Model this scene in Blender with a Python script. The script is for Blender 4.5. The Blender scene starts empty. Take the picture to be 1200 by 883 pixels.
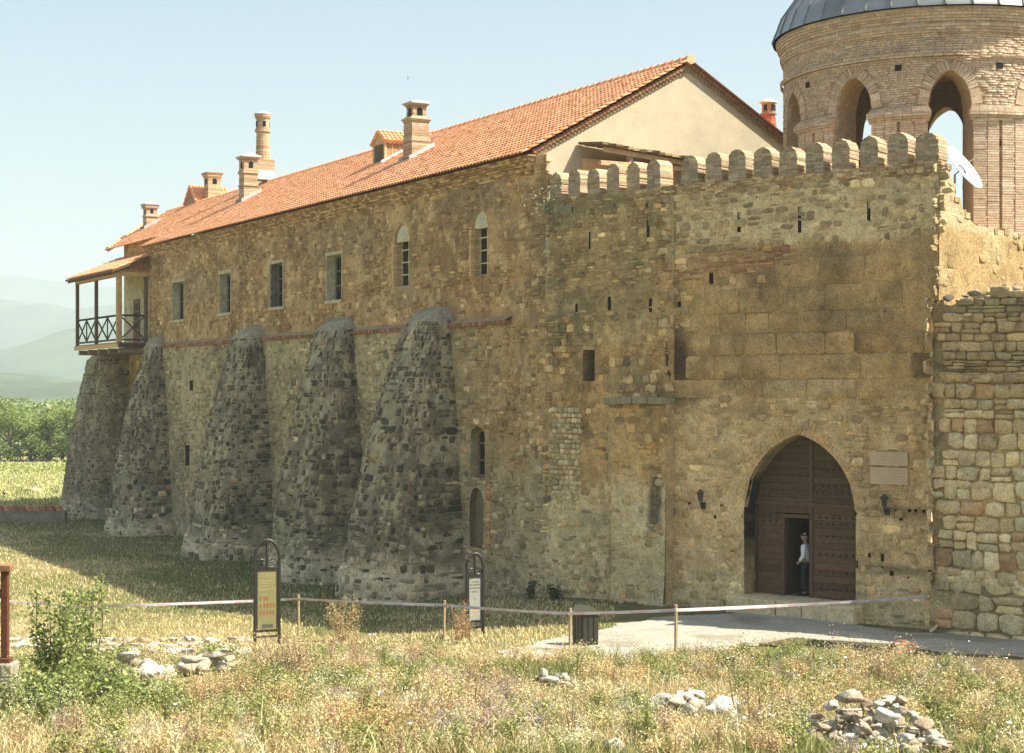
import bpy, math, random
import numpy as np
from mathutils import Matrix, Vector

# ------------------------------------------------------------------ camera, sky, sun, exposure
SC = bpy.context.scene
COL = SC.collection
FPX, CX, CY, CAMZ = 1945.0, 600.0, 457.0, 6.1      # focal length in photo pixels, principal column, horizon row, eye height
cam = bpy.data.cameras.new("camera")
cam.sensor_width = 36.0
cam.lens = FPX / 1200 * 36
cam.shift_y = (CY - 441.5) / 1200
cam.clip_start, cam.clip_end = 0.5, 20000
cam_o = bpy.data.objects.new("camera", cam)
COL.objects.link(cam_o)
cam_o.location = (0, 0, CAMZ)
cam_o.rotation_euler = (math.pi / 2, 0, 0)
SC.camera = cam_o

SUN_AZ, SUN_EL = math.radians(-12), math.radians(52)   # azimuth counter-clockwise from +X
world = bpy.data.worlds.new("World")
SC.world = world
world.use_nodes = True
wn = world.node_tree.nodes
sky = wn.new("ShaderNodeTexSky")
sky.sky_type = 'NISHITA'
sky.sun_disc = False
sky.sun_elevation = SUN_EL
sky.sun_rotation = math.pi / 2 - SUN_AZ
sky.altitude = 300
sky.air_density = 1.0
sky.dust_density = 4.0
sky.ozone_density = 1.0
wn["Background"].inputs["Strength"].default_value = 0.09
world.node_tree.links.new(sky.outputs[0], wn["Background"].inputs[0])
sun = bpy.data.lights.new("sun", 'SUN')
sun.energy = 5.0
sun.angle = math.radians(0.53)
sun.color = (1.0, 0.93, 0.80)
sun_o = bpy.data.objects.new("sun", sun)
COL.objects.link(sun_o)
SDIR = Vector((math.cos(SUN_EL) * math.cos(SUN_AZ), math.cos(SUN_EL) * math.sin(SUN_AZ), math.sin(SUN_EL)))
sun_o.rotation_euler = SDIR.to_track_quat('Z', 'Y').to_euler()
SC.view_settings.view_transform = 'Standard'
SC.view_settings.look = 'None'
SC.view_settings.gamma = 1
SC.view_settings.use_curve_mapping = False
SC.view_settings.exposure = 1.1
SC.cycles.use_denoising = True
SC.cycles.max_bounces = 6
SC.cycles.diffuse_bounces = 3
SC.cycles.volume_bounces = 1
SC.cycles.transparent_max_bounces = 8

# ------------------------------------------------------------------ small maths
def lin(r, g, b):
    c = np.array([r, g, b], float) / 255
    return np.where(c < .04045, c / 12.92, ((c + .055) / 1.055) ** 2.4)
GAIN = np.array([1.0, 1.0, 1.0])
def S(r, g, b):
    c = lin(r, g, b); c = c * .76 + .24 * np.dot(c, (.3, .6, .1)) * np.array([1.04, 1.0, .92])
    c = c / SHADE
    return np.clip(c * min(1, (.74 + .1 * max(0, c.max() - .74)) / c.max()), .004, .8)     # albedo of a surface the photo shows in open shade
def T(r, g, b): return np.clip(lin(r, g, b) / SUNLIT, .004, .85)    # ... of a surface the photo shows in sun
SHADE = np.array([.455, .50, .60])
SUNLIT = np.array([1.75, 1.66, 1.5])
def PLT(r, g, b):
    c = lin(r, g, b); c = c * .88 + .12 * np.dot(c, (.3, .6, .1)) * np.array([1.0, 1.02, .9])
    return np.clip(c / (SUNLIT * .64), .004, .80)   # plants shade themselves
def G(r, g, b): return np.clip(lin(r, g, b) / (SUNLIT * 1.3), .004, .85)   # level ground faces the sun
def sm(x, a, b):
    t = np.clip((np.asarray(x, float) - a) / (b - a), 0, 1)
    return t * t * (3 - 2 * t)
def _h(ix, iy, iz, seed):
    n = (ix.astype(np.int64) * 374761393 + iy.astype(np.int64) * 668265263 + iz.astype(np.int64) * 2147483647 + seed * 1274126177) & 0xffffffff
    n = ((n ^ (n >> 13)) * 1274126177) & 0xffffffff
    n = ((n ^ (n >> 16)) * 2246822519) & 0xffffffff
    return ((n ^ (n >> 15)) & 0xffffff) / float(0xffffff)
def vn(x, y, seed=0, z=None):
    x, y = np.broadcast_arrays(np.asarray(x, float), np.asarray(y, float))
    xi, yi = np.floor(x), np.floor(y)
    fx, fy = x - xi, y - yi
    fx, fy = fx * fx * (3 - 2 * fx), fy * fy * (3 - 2 * fy)
    zi = np.zeros_like(xi)
    a, b = _h(xi, yi, zi, seed), _h(xi + 1, yi, zi, seed)
    c, d = _h(xi, yi + 1, zi, seed), _h(xi + 1, yi + 1, zi, seed)
    return (a * (1 - fx) + b * fx) * (1 - fy) + (c * (1 - fx) + d * fx) * fy
def fbm(x, y, seed=0, o=4, g=.5):
    s, a, n = 0, 1, 0
    for k in range(o):
        s = s + a * vn(np.asarray(x) * 2 ** k, np.asarray(y) * 2 ** k, seed + 17 * k)
        n += a
        a *= g
    return s / n
def mixc(c0, c1, m):
    m = np.asarray(m)[..., None]
    return c0 * (1 - m) + c1 * m
def inpoly(px, py, poly):
    px, py = np.asarray(px), np.asarray(py)
    r = np.zeros(px.shape, bool)
    n = len(poly)
    for i in range(n):
        x0, y0 = poly[i]
        x1, y1 = poly[(i + 1) % n]
        c = ((y0 > py) != (y1 > py)) & (px < (x1 - x0) * (py - y0) / ((y1 - y0) + 1e-12) + x0)
        r ^= c
    return r
def project(P):
    P = np.asarray(P, float)
    return CX + FPX * P[..., 0] / P[..., 1], CY - FPX * (P[..., 2] - CAMZ) / P[..., 1]
def at(px, py, D): return np.array([(px - CX) / FPX * D, D, CAMZ - (py - CY) / FPX * D])
def unit(v):
    v = np.asarray(v, float)
    return v / np.linalg.norm(v)

# ------------------------------------------------------------------ mesh helpers
def mesh_np(name, V, quads=None, tris=None, tint=None, smooth=False):
    me = bpy.data.meshes.new(name)
    V = np.ascontiguousarray(V, np.float32)
    L, Tt = [], []
    if quads is not None and len(quads):
        quads = np.asarray(quads, np.int32); L.append(quads.ravel()); Tt.append(np.full(len(quads), 4, np.int32))
    if tris is not None and len(tris):
        tris = np.asarray(tris, np.int32); L.append(tris.ravel()); Tt.append(np.full(len(tris), 3, np.int32))
    L, Tt = np.concatenate(L), np.concatenate(Tt)
    me.vertices.add(len(V)); me.vertices.foreach_set('co', V.ravel())
    me.loops.add(len(L)); me.loops.foreach_set('vertex_index', L)
    me.polygons.add(len(Tt))
    st = np.zeros(len(Tt), np.int32); st[1:] = np.cumsum(Tt)[:-1]
    me.polygons.foreach_set('loop_start', st); me.polygons.foreach_set('loop_total', Tt)
    if smooth: me.polygons.foreach_set('use_smooth', np.ones(len(Tt), bool))
    me.update(calc_edges=True)
    if tint is not None: set_tint(me, tint)
    return me
def set_tint(me, tint):
    n = len(me.vertices)
    c = np.ones((n, 4), np.float32)
    c[:, :3] = tint
    a = me.attributes.new('tint', 'FLOAT_COLOR', 'POINT')
    a.data.foreach_set('color', c.ravel())
def link(name, me, mat=None, parent=None, kind=None, label=None, cat=None, group=None):
    o = bpy.data.objects.new(name, me)
    COL.objects.link(o)
    if mat is not None and me is not None: me.materials.append(mat)
    if parent is not None: adopt(o, parent)
    tag(o, label, cat, group, kind)
    return o
def adopt(o, parent):
    o.parent = parent
    w = Vector(parent.get('_at', (0, 0, 0)))
    o['_at'] = tuple(w)
    o.matrix_parent_inverse = Matrix.Translation(-w) if parent.parent is None else Matrix.Identity(4)
def tag(o, label=None, cat=None, group=None, kind=None):
    for k, v in (('label', label), ('category', cat), ('group', group), ('kind', kind)):
        if v: o[k] = v
    return o
def thing(name, label, cat, loc=(0, 0, 0), group=None):
    o = bpy.data.objects.new(name, None)
    o.empty_display_size = .3
    COL.objects.link(o)
    o.location = Vector([float(c) for c in loc])
    o['_at'] = tuple(float(c) for c in loc)
    return tag(o, label, cat, group)
class MB:
    """collects shapes, builds ONE mesh"""
    def __init__(s): s.v, s.f, s.c, s.cur = [], [], [], (.5, .5, .5)
    def tint(s, c): s.cur = tuple(c); return s
    def add(s, vs, fs):
        b = len(s.v)
        s.v += [tuple(map(float, p)) for p in vs]
        s.c += [s.cur] * len(vs)
        s.f += [tuple(b + i for i in f) for f in fs]
        return s
    def box(s, c, x, y, z):
        c, x, y, z = (np.asarray(q, float) for q in (c, x, y, z))
        vs = [c + i * x + j * y + k * z for k in (-1, 1) for j in (-1, 1) for i in (-1, 1)]
        return s.add(vs, [(0, 2, 3, 1), (4, 5, 7, 6), (0, 1, 5, 4), (2, 6, 7, 3), (0, 4, 6, 2), (1, 3, 7, 5)])
    def fbox(s, F, u0, u1, v0, v1, d0, d1):
        vs = [F.p(u, v, d) for d in (d0, d1) for v in (v0, v1) for u in (u0, u1)]
        return s.add(vs, [(0, 1, 3, 2), (4, 6, 7, 5), (0, 4, 5, 1), (2, 3, 7, 6), (0, 2, 6, 4), (1, 5, 7, 3)])
    def bar(s, a, b, w, h, up=(0, 0, 1)):
        a, b = np.asarray(a, float), np.asarray(b, float)
        d = b - a; L = np.linalg.norm(d); d /= L
        x = np.cross(d, up)
        if np.linalg.norm(x) < 1e-3: x = np.cross(d, (1, 0, 0))
        x = unit(x); y = np.cross(x, d)
        return s.box((a + b) / 2, d * L / 2, x * w / 2, y * h / 2)
    def tube(s, pts, r, n=8, cap=True):
        pts = [np.asarray(p, float) for p in pts]
        rs = r if hasattr(r, '__len__') else [r] * len(pts)
        rings = []
        for i, p in enumerate(pts):
            d = unit(pts[min(i + 1, len(pts) - 1)] - pts[max(i - 1, 0)])
            ref = np.array((0, 0, 1.)) if abs(d[2]) < .9 else np.array((1., 0, 0))
            x = unit(np.cross(d, ref)); y = np.cross(d, x)
            rings.append([p + rs[i] * (math.cos(a) * x + math.sin(a) * y) for a in np.arange(n) * 2 * math.pi / n])
        vs = [q for rg in rings for q in rg]
        fs = [(i * n + j, i * n + (j + 1) % n, (i + 1) * n + (j + 1) % n, (i + 1) * n + j) for i in range(len(pts) - 1) for j in range(n)]
        if cap: fs += [tuple(range(n))[::-1], tuple((len(pts) - 1) * n + j for j in range(n))]
        return s.add(vs, fs)
    def lathe(s, c, prof, n=16, a0=0.0):
        c = np.asarray(c, float)
        vs = [c + np.array((r * math.cos(a0 + 2 * math.pi * j / n), r * math.sin(a0 + 2 * math.pi * j / n), z)) for r, z in prof for j in range(n)]
        fs = [(i * n + j, i * n + (j + 1) % n, (i + 1) * n + (j + 1) % n, (i + 1) * n + j) for i in range(len(prof) - 1) for j in range(n)]
        fs += [tuple(range(n))[::-1], tuple((len(prof) - 1) * n + j for j in range(n))]
        return s.add(vs, fs)
    def prism(s, F, poly, d0, d1):
        n = len(poly)
        vs = [F.p(u, v, d) for d in (d0, d1) for u, v in poly]
        fs = [tuple(range(n))[::-1], tuple(range(n, 2 * n))] + [(i, (i + 1) % n, n + (i + 1) % n, n + i) for i in range(n)]
        return s.add(vs, fs)
    def build(s, name, mat, parent=None, smooth=False, bevel=0, **kw):
        me = bpy.data.meshes.new(name)
        me.from_pydata(s.v, [], s.f)
        set_tint(me, np.array(s.c))
        if smooth: me.polygons.foreach_set('use_smooth', np.ones(len(me.polygons), bool))
        me.update()
        o = link(name, me, mat, parent, **kw)
        if bevel:
            m = o.modifiers.new('edge', 'BEVEL'); m.width = bevel; m.segments = 1; m.limit_method = 'ANGLE'
        return o
class Frame:
    """flat wall frame: u along the wall, v = height, d = out of the wall"""
    def __init__(s, o, u, n):
        s.o = np.array([o[0], o[1], 0.]); s.u = unit([u[0], u[1], 0]); s.n = unit([n[0], n[1], 0])
    def p(s, u, v, d=0):
        u, v, d = np.broadcast_arrays(np.asarray(u, float), np.asarray(v, float), np.asarray(d, float))
        P = s.o + u[..., None] * s.u + d[..., None] * s.n
        P = P.copy(); P[..., 2] = v
        return P
    def uv(s, px, py, d=0.0):
        """photo pixel -> (u, v) on the wall plane pushed out by d"""
        r = np.array([(px - CX) / FPX, 1, -(py - CY) / FPX]); c = np.array([0, 0, CAMZ])
        k = np.dot(s.o + s.n * d - c, s.n) / np.dot(r, s.n)
        q = c + r * k - s.o
        return float(np.dot(q, s.u)), float(c[2] + r[2] * k)
    def depth(s, px, d=0.0): return s.p(*s.uv(px, CY, d), d)[1]

# ------------------------------------------------------------------ materials (colour comes from the 'tint' of the thing, nodes add grain, wear and relief)
def tinted(name, rough=.9, grain=.35, gscale=7, bump=.35, bscale=30, bdist=.02, metal=0.0, spec=.25, trans=0.0, fine=None, weather=0.0, wscale=1.1):
    m = bpy.data.materials.new(name)
    m.use_nodes = True
    nt = m.node_tree
    N, Lk = nt.nodes, nt.links
    bs = N["Principled BSDF"]
    bs.inputs["Roughness"].default_value = rough
    bs.inputs["Metallic"].default_value = metal
    bs.inputs["Specular IOR Level"].default_value = spec
    at_ = N.new("ShaderNodeAttribute"); at_.attribute_name = 'tint'
    geo = N.new("ShaderNodeNewGeometry")
    def noise(sc, det, rg=.6):
        n = N.new("ShaderNodeTexNoise"); n.inputs["Scale"].default_value = sc; n.inputs["Detail"].default_value = det; n.inputs["Roughness"].default_value = rg
        Lk.new(geo.outputs["Position"], n.inputs["Vector"]); return n
    n1 = noise(gscale, 6, .68)
    mr = N.new("ShaderNodeMapRange"); mr.inputs["From Min"].default_value = .28; mr.inputs["From Max"].default_value = .72
    mr.inputs["To Min"].default_value = 1 - grain; mr.inputs["To Max"].default_value = 1 + grain
    Lk.new(n1.outputs["Fac"], mr.inputs["Value"])
    mul = N.new("ShaderNodeMixRGB"); mul.blend_type = 'MULTIPLY'; mul.inputs[0].default_value = 1
    Lk.new(at_.outputs["Color"], mul.inputs[1]); Lk.new(mr.outputs[0], mul.inputs[2])
    out = mul
    if fine:
        n3 = noise(fine, 3, .7)
        mr2 = N.new("ShaderNodeMapRange"); mr2.inputs["From Min"].default_value = .3; mr2.inputs["From Max"].default_value = .7
        mr2.inputs["To Min"].default_value = .62; mr2.inputs["To Max"].default_value = 1.38
        Lk.new(n3.outputs["Fac"], mr2.inputs["Value"])
        m2 = N.new("ShaderNodeMixRGB"); m2.blend_type = 'MULTIPLY'; m2.inputs[0].default_value = 1
        Lk.new(out.outputs[0], m2.inputs[1]); Lk.new(mr2.outputs[0], m2.inputs[2]); out = m2
    if weather:                                          # blotches of lichen, damp and ochre that run across pieces
        for sc, det, lo, hi, tint_, amt in ((wscale, 7, .50, .66, (.60, .62, .60, 1), .85), (wscale * 1.7, 6, .52, .68, (1.15, 1.06, .92, 1), .8), (wscale * 5, 5, .56, .70, (.66, .64, .60, 1), .7), (wscale * 9, 4, .58, .72, (1.25, 1.22, 1.15, 1), .6), (wscale * 6.3, 3, .63, .70, (.36, .33, .30, 1), .9), (wscale * 15, 3, .64, .70, (.42, .39, .36, 1), .8)):
            n5 = noise(sc, det, .66)
            m5 = N.new("ShaderNodeMapRange"); m5.inputs["From Min"].default_value = lo; m5.inputs["From Max"].default_value = hi; m5.inputs["To Max"].default_value = weather * amt
            Lk.new(n5.outputs["Fac"], m5.inputs["Value"])
            off = N.new("ShaderNodeVectorMath"); off.operation = 'ADD'; off.inputs[1].default_value = (sc * 13.1, sc * 7.7, sc * 3.3)
            Lk.new(geo.outputs["Position"], off.inputs[0]); Lk.new(off.outputs[0], n5.inputs["Vector"])
            m6 = N.new("ShaderNodeMixRGB"); m6.blend_type = 'MULTIPLY'; m6.inputs[2].default_value = tint_
            Lk.new(m5.outputs[0], m6.inputs[0]); Lk.new(out.outputs[0], m6.inputs[1]); out = m6
    Lk.new(out.outputs[0], bs.inputs["Base Color"])
    if bump:
        n2 = noise(bscale, 8, .65)
        b = N.new("ShaderNodeBump"); b.inputs["Strength"].default_value = bump; b.inputs["Distance"].default_value = bdist
        Lk.new(n2.outputs["Fac"], b.inputs["Height"]); Lk.new(b.outputs[0], bs.inputs["Normal"])
    if trans:
        tr = N.new("ShaderNodeBsdfTranslucent"); Lk.new(out.outputs[0], tr.inputs["Color"])
        mx = N.new("ShaderNodeMixShader"); mx.inputs[0].default_value = trans
        Lk.new(bs.outputs[0], mx.inputs[1]); Lk.new(tr.outputs[0], mx.inputs[2])
        Lk.new(mx.outputs[0], N["Material Output"].inputs["Surface"])
    return m
M_STONE = tinted("stone", .95, .30, 6, .65, 14, .04, fine=34, weather=.7)
M_MORTAR = tinted("mortar", .97, .26, 3.0, .9, 9, .06, fine=20, weather=.8)
M_ASHLAR = tinted("ashlar", .95, .26, 3.2, .6, 11, .04, fine=24, weather=1.0)
M_BRICK = tinted("brick", .95, .22, 9, .35, 30, .01, fine=40, weather=.45)
M_PLASTER = tinted("plaster", .93, .10, 1.6, .25, 9, .01, weather=.26, wscale=.6)
M_TILE = tinted("clay_tile", .85, .10, 2.2, .2, 30, .006, weather=.12, wscale=.8)
M_WOOD = tinted("wood", .8, .3, 8, .4, 40, .004)
M_METAL = tinted("painted_metal", .45, .15, 5, .1, 60, .002, metal=.0, spec=.5)
M_ZINC = tinted("sheet_metal", .38, .18, 1.2, .06, 3, .01, metal=.55, spec=.5)
def plain(name, c, rough=.9):
    m = bpy.data.materials.new(name); m.use_nodes = True
    b = m.node_tree.nodes["Principled BSDF"]; b.inputs["Base Color"].default_value = (*c, 1); b.inputs["Roughness"].default_value = rough
    return m
M_LEAF = tinted("leaf", .7, .2, 3, 0, trans=.3)
M_DRY = tinted("dry_stalk", .8, .2, 3, 0, trans=.22)
M_GROUND = tinted("earth", .97, .3, 1.3, .8, 5, .06, fine=9)
M_PATH = tinted("paving", .95, .16, 1.2, .5, 6, .02, fine=14)
M_CLOTH = tinted("cloth", .9, .1, 10, .2, 60, .003)
M_SKIN = tinted("skin", .6, .05, 10, 0)
M_ROCK = tinted("rock", .95, .3, 4, .7, 12, .03, fine=30)
M_HILL = tinted("hillside", 1, .3, .012, 0)
def glass_mat():
    m = bpy.data.materials.new("window_glass"); m.use_nodes = True
    b = m.node_tree.nodes["Principled BSDF"]
    b.inputs["Base Color"].default_value = (.012, .014, .013, 1); b.inputs["Roughness"].default_value = .12
    b.inputs["Specular IOR Level"].default_value = .5
    return m
M_GLASS = glass_mat()
HAZE = 3.6e-4
# ------------------------------------------------------------------ the plan of the place (metres; the camera stands at the origin and looks along +Y)
def plan_dir(deg): return np.array([-math.sin(math.radians(deg)), math.cos(math.radians(deg))])
UF, UB, UG = plan_dir(29.8), plan_dir(41), plan_dir(51.2)          # long facade, connecting wall, gate wall
NF, NB, NG = (np.array([-u[1], u[0]]) for u in (UF, UB, UG))       # their outward normals
P_CORNER = np.array([11.19, 43.52])
P_STEP = np.array([4.53, 48.88])
P_JOIN = np.array([1.09, 52.84])
FA, FB, FC = Frame(P_JOIN, UF, NF), Frame(P_STEP, UB, NB), Frame(P_CORNER, UG, NG)
FR = Frame(P_CORNER, -NG, -UG)                                       # sunlit return of the gate block
FW = Frame(P_CORNER + NG * .55 + UG * -.05, -UG, NG)                 # rubble wall to the right
FG = Frame(P_JOIN + UF * .97, -NF, -UF)                              # gable end
LB, LC, LA, LA2 = 5.25, 8.55, 41.1, 49.4
EAVE0, PITCH, RIDGE_O = 13.75, .5516, -6.19
def roof_z(o): return EAVE0 + PITCH * (.35 - o)

# ------------------------------------------------------------------ ground shape
def ground_z(X, Y):
    X, Y = np.asarray(X, float), np.asarray(Y, float)
    b = -.22 - 1.05 * sm(-X, -4.5, 5.5) - .12 * sm(X, 8, 13)
    f = np.interp(Y, [-60, 0, 20, 24, 30, 38, 44], [4.4, 4.4, 1.6, 1.1, .5, .03, -.1])
    w = sm(Y, 36, 51)
    z = f * (1 - w) + b * w
    z = z + (fbm(X / 2.6, Y / 2.6, 5, 3) - .5) * .22 * (1 - .75 * w) * (Y > 5) + (fbm(X / 9, Y / 9, 9, 2) - .5) * .25 * sm(-X, -2, 6)
    z = z - .5 * sm(Y, 110, 200) + 1.2 * (fbm(X / 160, Y / 160, 3, 2) - .5) * sm(Y, 220, 500)
    return z
def ground_hit(px, py):
    lo = 12.0
    D = np.linspace(12, 400, 8000)
    X = (px - CX) / FPX * D; Z = CAMZ - (py - CY) / FPX * D
    g = ground_z(X, D)
    i = int(np.argmax(Z <= g))
    return np.array([X[i], D[i], g[i]])
def gp(x, y): return np.array([x, y, float(ground_z(x, y))])

# ------------------------------------------------------------------ masonry
def wall_grid(name, F, u0, u1, v0, v1, step, dfun, cfun, mat, parent, holes=(), vtop=None, ubreak=(), reveal_tint=None, kind=None):
    """the mortar / plaster skin of a wall: an uneven sheet with real openings, each with its reveals"""
    us = np.linspace(u0, u1, max(2, int((u1 - u0) / step) + 1)); vs = np.linspace(v0, v1, max(2, int((v1 - v0) / step) + 1))
    def put(arr, xs):
        for x in xs:
            if arr[0] + .02 < x < arr[-1] - .02:
                arr = arr[(np.abs(arr - x) > step * .45) | (arr == arr[0]) | (arr == arr[-1])]
                arr = np.sort(np.append(arr, x))
        return arr
    for h in holes:
        P = np.array(h['poly'])
        us = put(us, [P[:, 0].min(), P[:, 0].max()]); vs = put(vs, [P[:, 1].min(), P[:, 1].max()])
    us = put(us, ubreak)
    U, V = np.meshgrid(us, vs)
    if vtop is not None:
        tf = vtop(U)
        V = v0 + (V - v0) * (tf - v0) / (v1 - v0)
    nu, nv = len(us), len(vs)
    idx = np.arange(nu * nv).reshape(nv, nu)
    Uc = (U[:-1, :-1] + U[1:, 1:]) / 2; Vc = (V[:-1, :-1] + V[1:, 1:]) / 2
    gone = np.zeros(Uc.shape, bool)
    U, V = U.copy(), V.copy()
    D = dfun(U, V)
    hole_of = np.full(Uc.shape, -1)
    for k, h in enumerate(holes):
        ins = inpoly(Uc, Vc, h['poly']); gone |= ins; hole_of[ins] = k
    for k, h in enumerate(holes):
        P = np.array(h['poly'], float)
        g = hole_of == k
        touch = np.zeros(U.shape, bool)
        for a in (0, 1):
            for b in (0, 1): touch[a:nv - 1 + a, b:nu - 1 + b] |= g
        keepv = np.zeros(U.shape, bool)
        for a in (0, 1):
            for b in (0, 1): keepv[a:nv - 1 + a, b:nu - 1 + b] |= ~gone
        for r, c in zip(*np.where(touch & keepv)):
            q = np.array([U[r, c], V[r, c]]); best = None
            for i in range(len(P)):
                a, b = P[i], P[(i + 1) % len(P)]
                t = np.clip(np.dot(q - a, b - a) / max(np.dot(b - a, b - a), 1e-9), 0, 1)
                z = a + t * (b - a); dd = np.sum((z - q) ** 2)
                if best is None or dd < best[0]: best = (dd, z)
            U[r, c], V[r, c] = best[1]
            D[r, c] = h.get('lip', 0.0)
    q = np.stack([idx[:-1, :-1], idx[:-1, 1:], idx[1:, 1:], idx[1:, :-1]], -1)[~gone]
    me = mesh_np(name, F.p(U, V, D).reshape(-1, 3), quads=q, tint=cfun(U, V).reshape(-1, 3), smooth=True)
    o = link(name, me, mat, parent, kind=kind)
    for h in holes:
        P = h['poly']; n = len(P)
        pts = []
        for i in range(n):
            a, b = np.array(P[i]), np.array(P[(i + 1) % n]); m = max(1, int(np.linalg.norm(b - a) / .09))
            pts += [a + (b - a) * j / m for j in range(m)]
        pts = np.array(pts); n = len(pts); dep = h['depth']; sp = h.get('splay', 0)
        cen = pts.mean(0)
        ks = np.linspace(0, 1, max(2, int(dep / .12) + 1))
        VV = []
        for k in ks:
            pp = cen + (pts - cen) * (1 - sp * k)
            VV.append(F.p(pp[:, 0], pp[:, 1], h.get('lip', 0.0) - dep * k + (0 if k == 0 else 0)))
        nk = len(ks)
        qq = [(a * n + i, a * n + (i + 1) % n, (a + 1) * n + (i + 1) % n, (a + 1) * n + i) for a in range(nk - 1) for i in range(n)]
        VV = np.concatenate(VV)
        VV = VV + (np.stack([vn(VV[:, 0] * 7, VV[:, 2] * 7, 3), vn(VV[:, 1] * 7, VV[:, 2] * 7, 4), vn(VV[:, 0] * 7 + 5, VV[:, 1] * 7, 5)], -1) - .5) * h.get('rough', .015)
        tn = h.get('tint', reveal_tint)
        if 'tintfun' in h: tn = np.concatenate([h['tintfun'](*(cen + (pts - cen) * (1 - sp * k)).T) for k in ks])
        me = mesh_np('reveal', VV, quads=qq, tint=tn)
        link('reveal', me, h.get('mat', mat), o if h.get('parent') is None else h['parent'])
        if h.get('back') is not None:
            pp = cen + (pts - cen) * (1 - sp)
            vv = np.vstack([F.p(pp[:, 0], pp[:, 1], h.get('lip', 0.0) - dep), F.p(cen[0], cen[1], h.get('lip', 0.0) - dep)[None]])
            me = mesh_np('niche_back', vv, tris=[(i, (i + 1) % n, n) for i in range(n)], tint=h['back'])
            link('niche_back', me, h.get('mat', mat), o if h.get('parent') is None else h['parent'])
    return o

RNG = np.random.default_rng(7)
def lay(u0, u1, v0, v1, hr, wr, gap, split=.15, wave=.05, rng=RNG):
    """stones laid in rough courses: rows of (u, v, w, h)"""
    out = []
    v = v0
    while v < v1:
        h = rng.uniform(*hr)
        u = u0 - rng.uniform(0, wr[1])
        while u < u1:
            w = rng.uniform(*wr)
            if rng.random() < split:
                k = rng.uniform(.35, .65)
                out.append((u + w / 2, v + h * k / 2, w - gap, h * k - gap)); out.append((u + w / 2, v + h * (k + 1) / 2, w - gap, h * (1 - k) - gap))
            else: out.append((u + w / 2, v + h / 2, w - gap, h - gap))
            u += w
        v += h
    a = np.array(out)
    a[:, 1] += (vn(a[:, 0] * .55, a[:, 1] * .4, 31) - .5) * 2 * wave
    return a
def stone_set(F, a, dfun, cfun, prot=(.005, .035), holes=(), keep=None, K=8, sq=.55, jit=.09, rng=RNG, dome=.35, back=.07, margin=.0, tilt=.0, bed=None, blend=.5, lum=.17, vbed=False):
    """turn laid (u, v, w, h) rows into stone shapes on the wall; returns vertices per stone, faces, colour per stone"""
    if keep is not None: a = a[keep(a[:, 0], a[:, 1])]
    ok = np.ones(len(a), bool)
    for h in holes:
        for du, dv in ((0, 0), (.5, .5), (-.5, .5), (.5, -.5), (-.5, -.5), (.5, 0), (-.5, 0), (0, .5), (0, -.5)):
            ok &= ~inpoly(a[:, 0] + du * (a[:, 2] + margin), a[:, 1] + dv * (a[:, 3] + margin), h['poly'])
    a = a[ok]
    n = len(a)
    th = (np.arange(K) + .5) / K * 2 * np.pi
    if K == 4: ox, oy = np.array([.5, -.5, -.5, .5]), np.array([.5, .5, -.5, -.5])
    else:
        ox = .5 * np.sign(np.cos(th)) * np.abs(np.cos(th)) ** sq; oy = .5 * np.sign(np.sin(th)) * np.abs(np.sin(th)) ** sq
        ox, oy = ox / np.abs(ox).max() * .5, oy / np.abs(oy).max() * .5
    O = np.stack([ox, oy], -1)[None] * (1 + rng.normal(0, jit, (n, K, 1))) + rng.normal(0, jit * .35, (n, K, 2))
    pr = rng.uniform(prot[0], prot[1], n)
    W = a[:, None, 2:4]
    C = a[:, None, :2]
    m = np.minimum(a[:, 2], a[:, 3])[:, None, None]
    bev = np.clip(1 - .12 * dome, .5, 1)
    r0 = C + O * W
    r1 = C + O * W * (1 - .06 * dome)
    inset = 1 - np.clip(.28 * dome * m / W * 1.6, .02, .45)
    r2 = C + O * W * inset
    base = dfun(a[:, 0], a[:, 1])[:, None]
    jz = rng.normal(0, .006, (n, K)) * (dome > .2)
    tu, tv = rng.normal(0, tilt, (2, n, 1))
    def dd(r, k): return base + pr[:, None] * k + jz * k + ((r[..., 0] - a[:, None, 0]) * tu + (r[..., 1] - a[:, None, 1]) * tv) * (k > 0)
    R = [F.p(r0[..., 0], r0[..., 1], base - back + 0 * r0[..., 0]), F.p(r1[..., 0], r1[..., 1], dd(r1, .62)), F.p(r2[..., 0], r2[..., 1], dd(r2, 1.0)), F.p(a[:, 0], a[:, 1], base[:, 0] + pr * (1 + .12 * dome))[:, None]]
    V = np.concatenate(R, 1)
    i = np.arange(K); j = (i + 1) % K
    q = np.concatenate([np.stack([i, j, K + j, K + i], -1), np.stack([K + i, K + j, 2 * K + j, 2 * K + i], -1)])
    t = np.stack([2 * K + i, 2 * K + j, np.full(K, 3 * K)], -1)
    col = cfun(a[:, 0], a[:, 1])
    if bed is not None: col = (col * (1 - blend) + bed(a[:, 0], a[:, 1]) * blend) * np.exp(rng.normal(0, lum, (n, 1)))
    out = dict(V=V, q=q, t=t, c=col, a=a)
    if vbed:                                             # big blocks: weathering runs on from one block to the next
        uu = np.concatenate([r0[..., 0], r1[..., 0], r2[..., 0], a[:, :1]], 1); vv = np.concatenate([r0[..., 1], r1[..., 1], r2[..., 1], a[:, 1:2]], 1)
        out['cv'] = bed(uu, vv) * vbed + col[:, None] * (1 - vbed)
    return out
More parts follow.
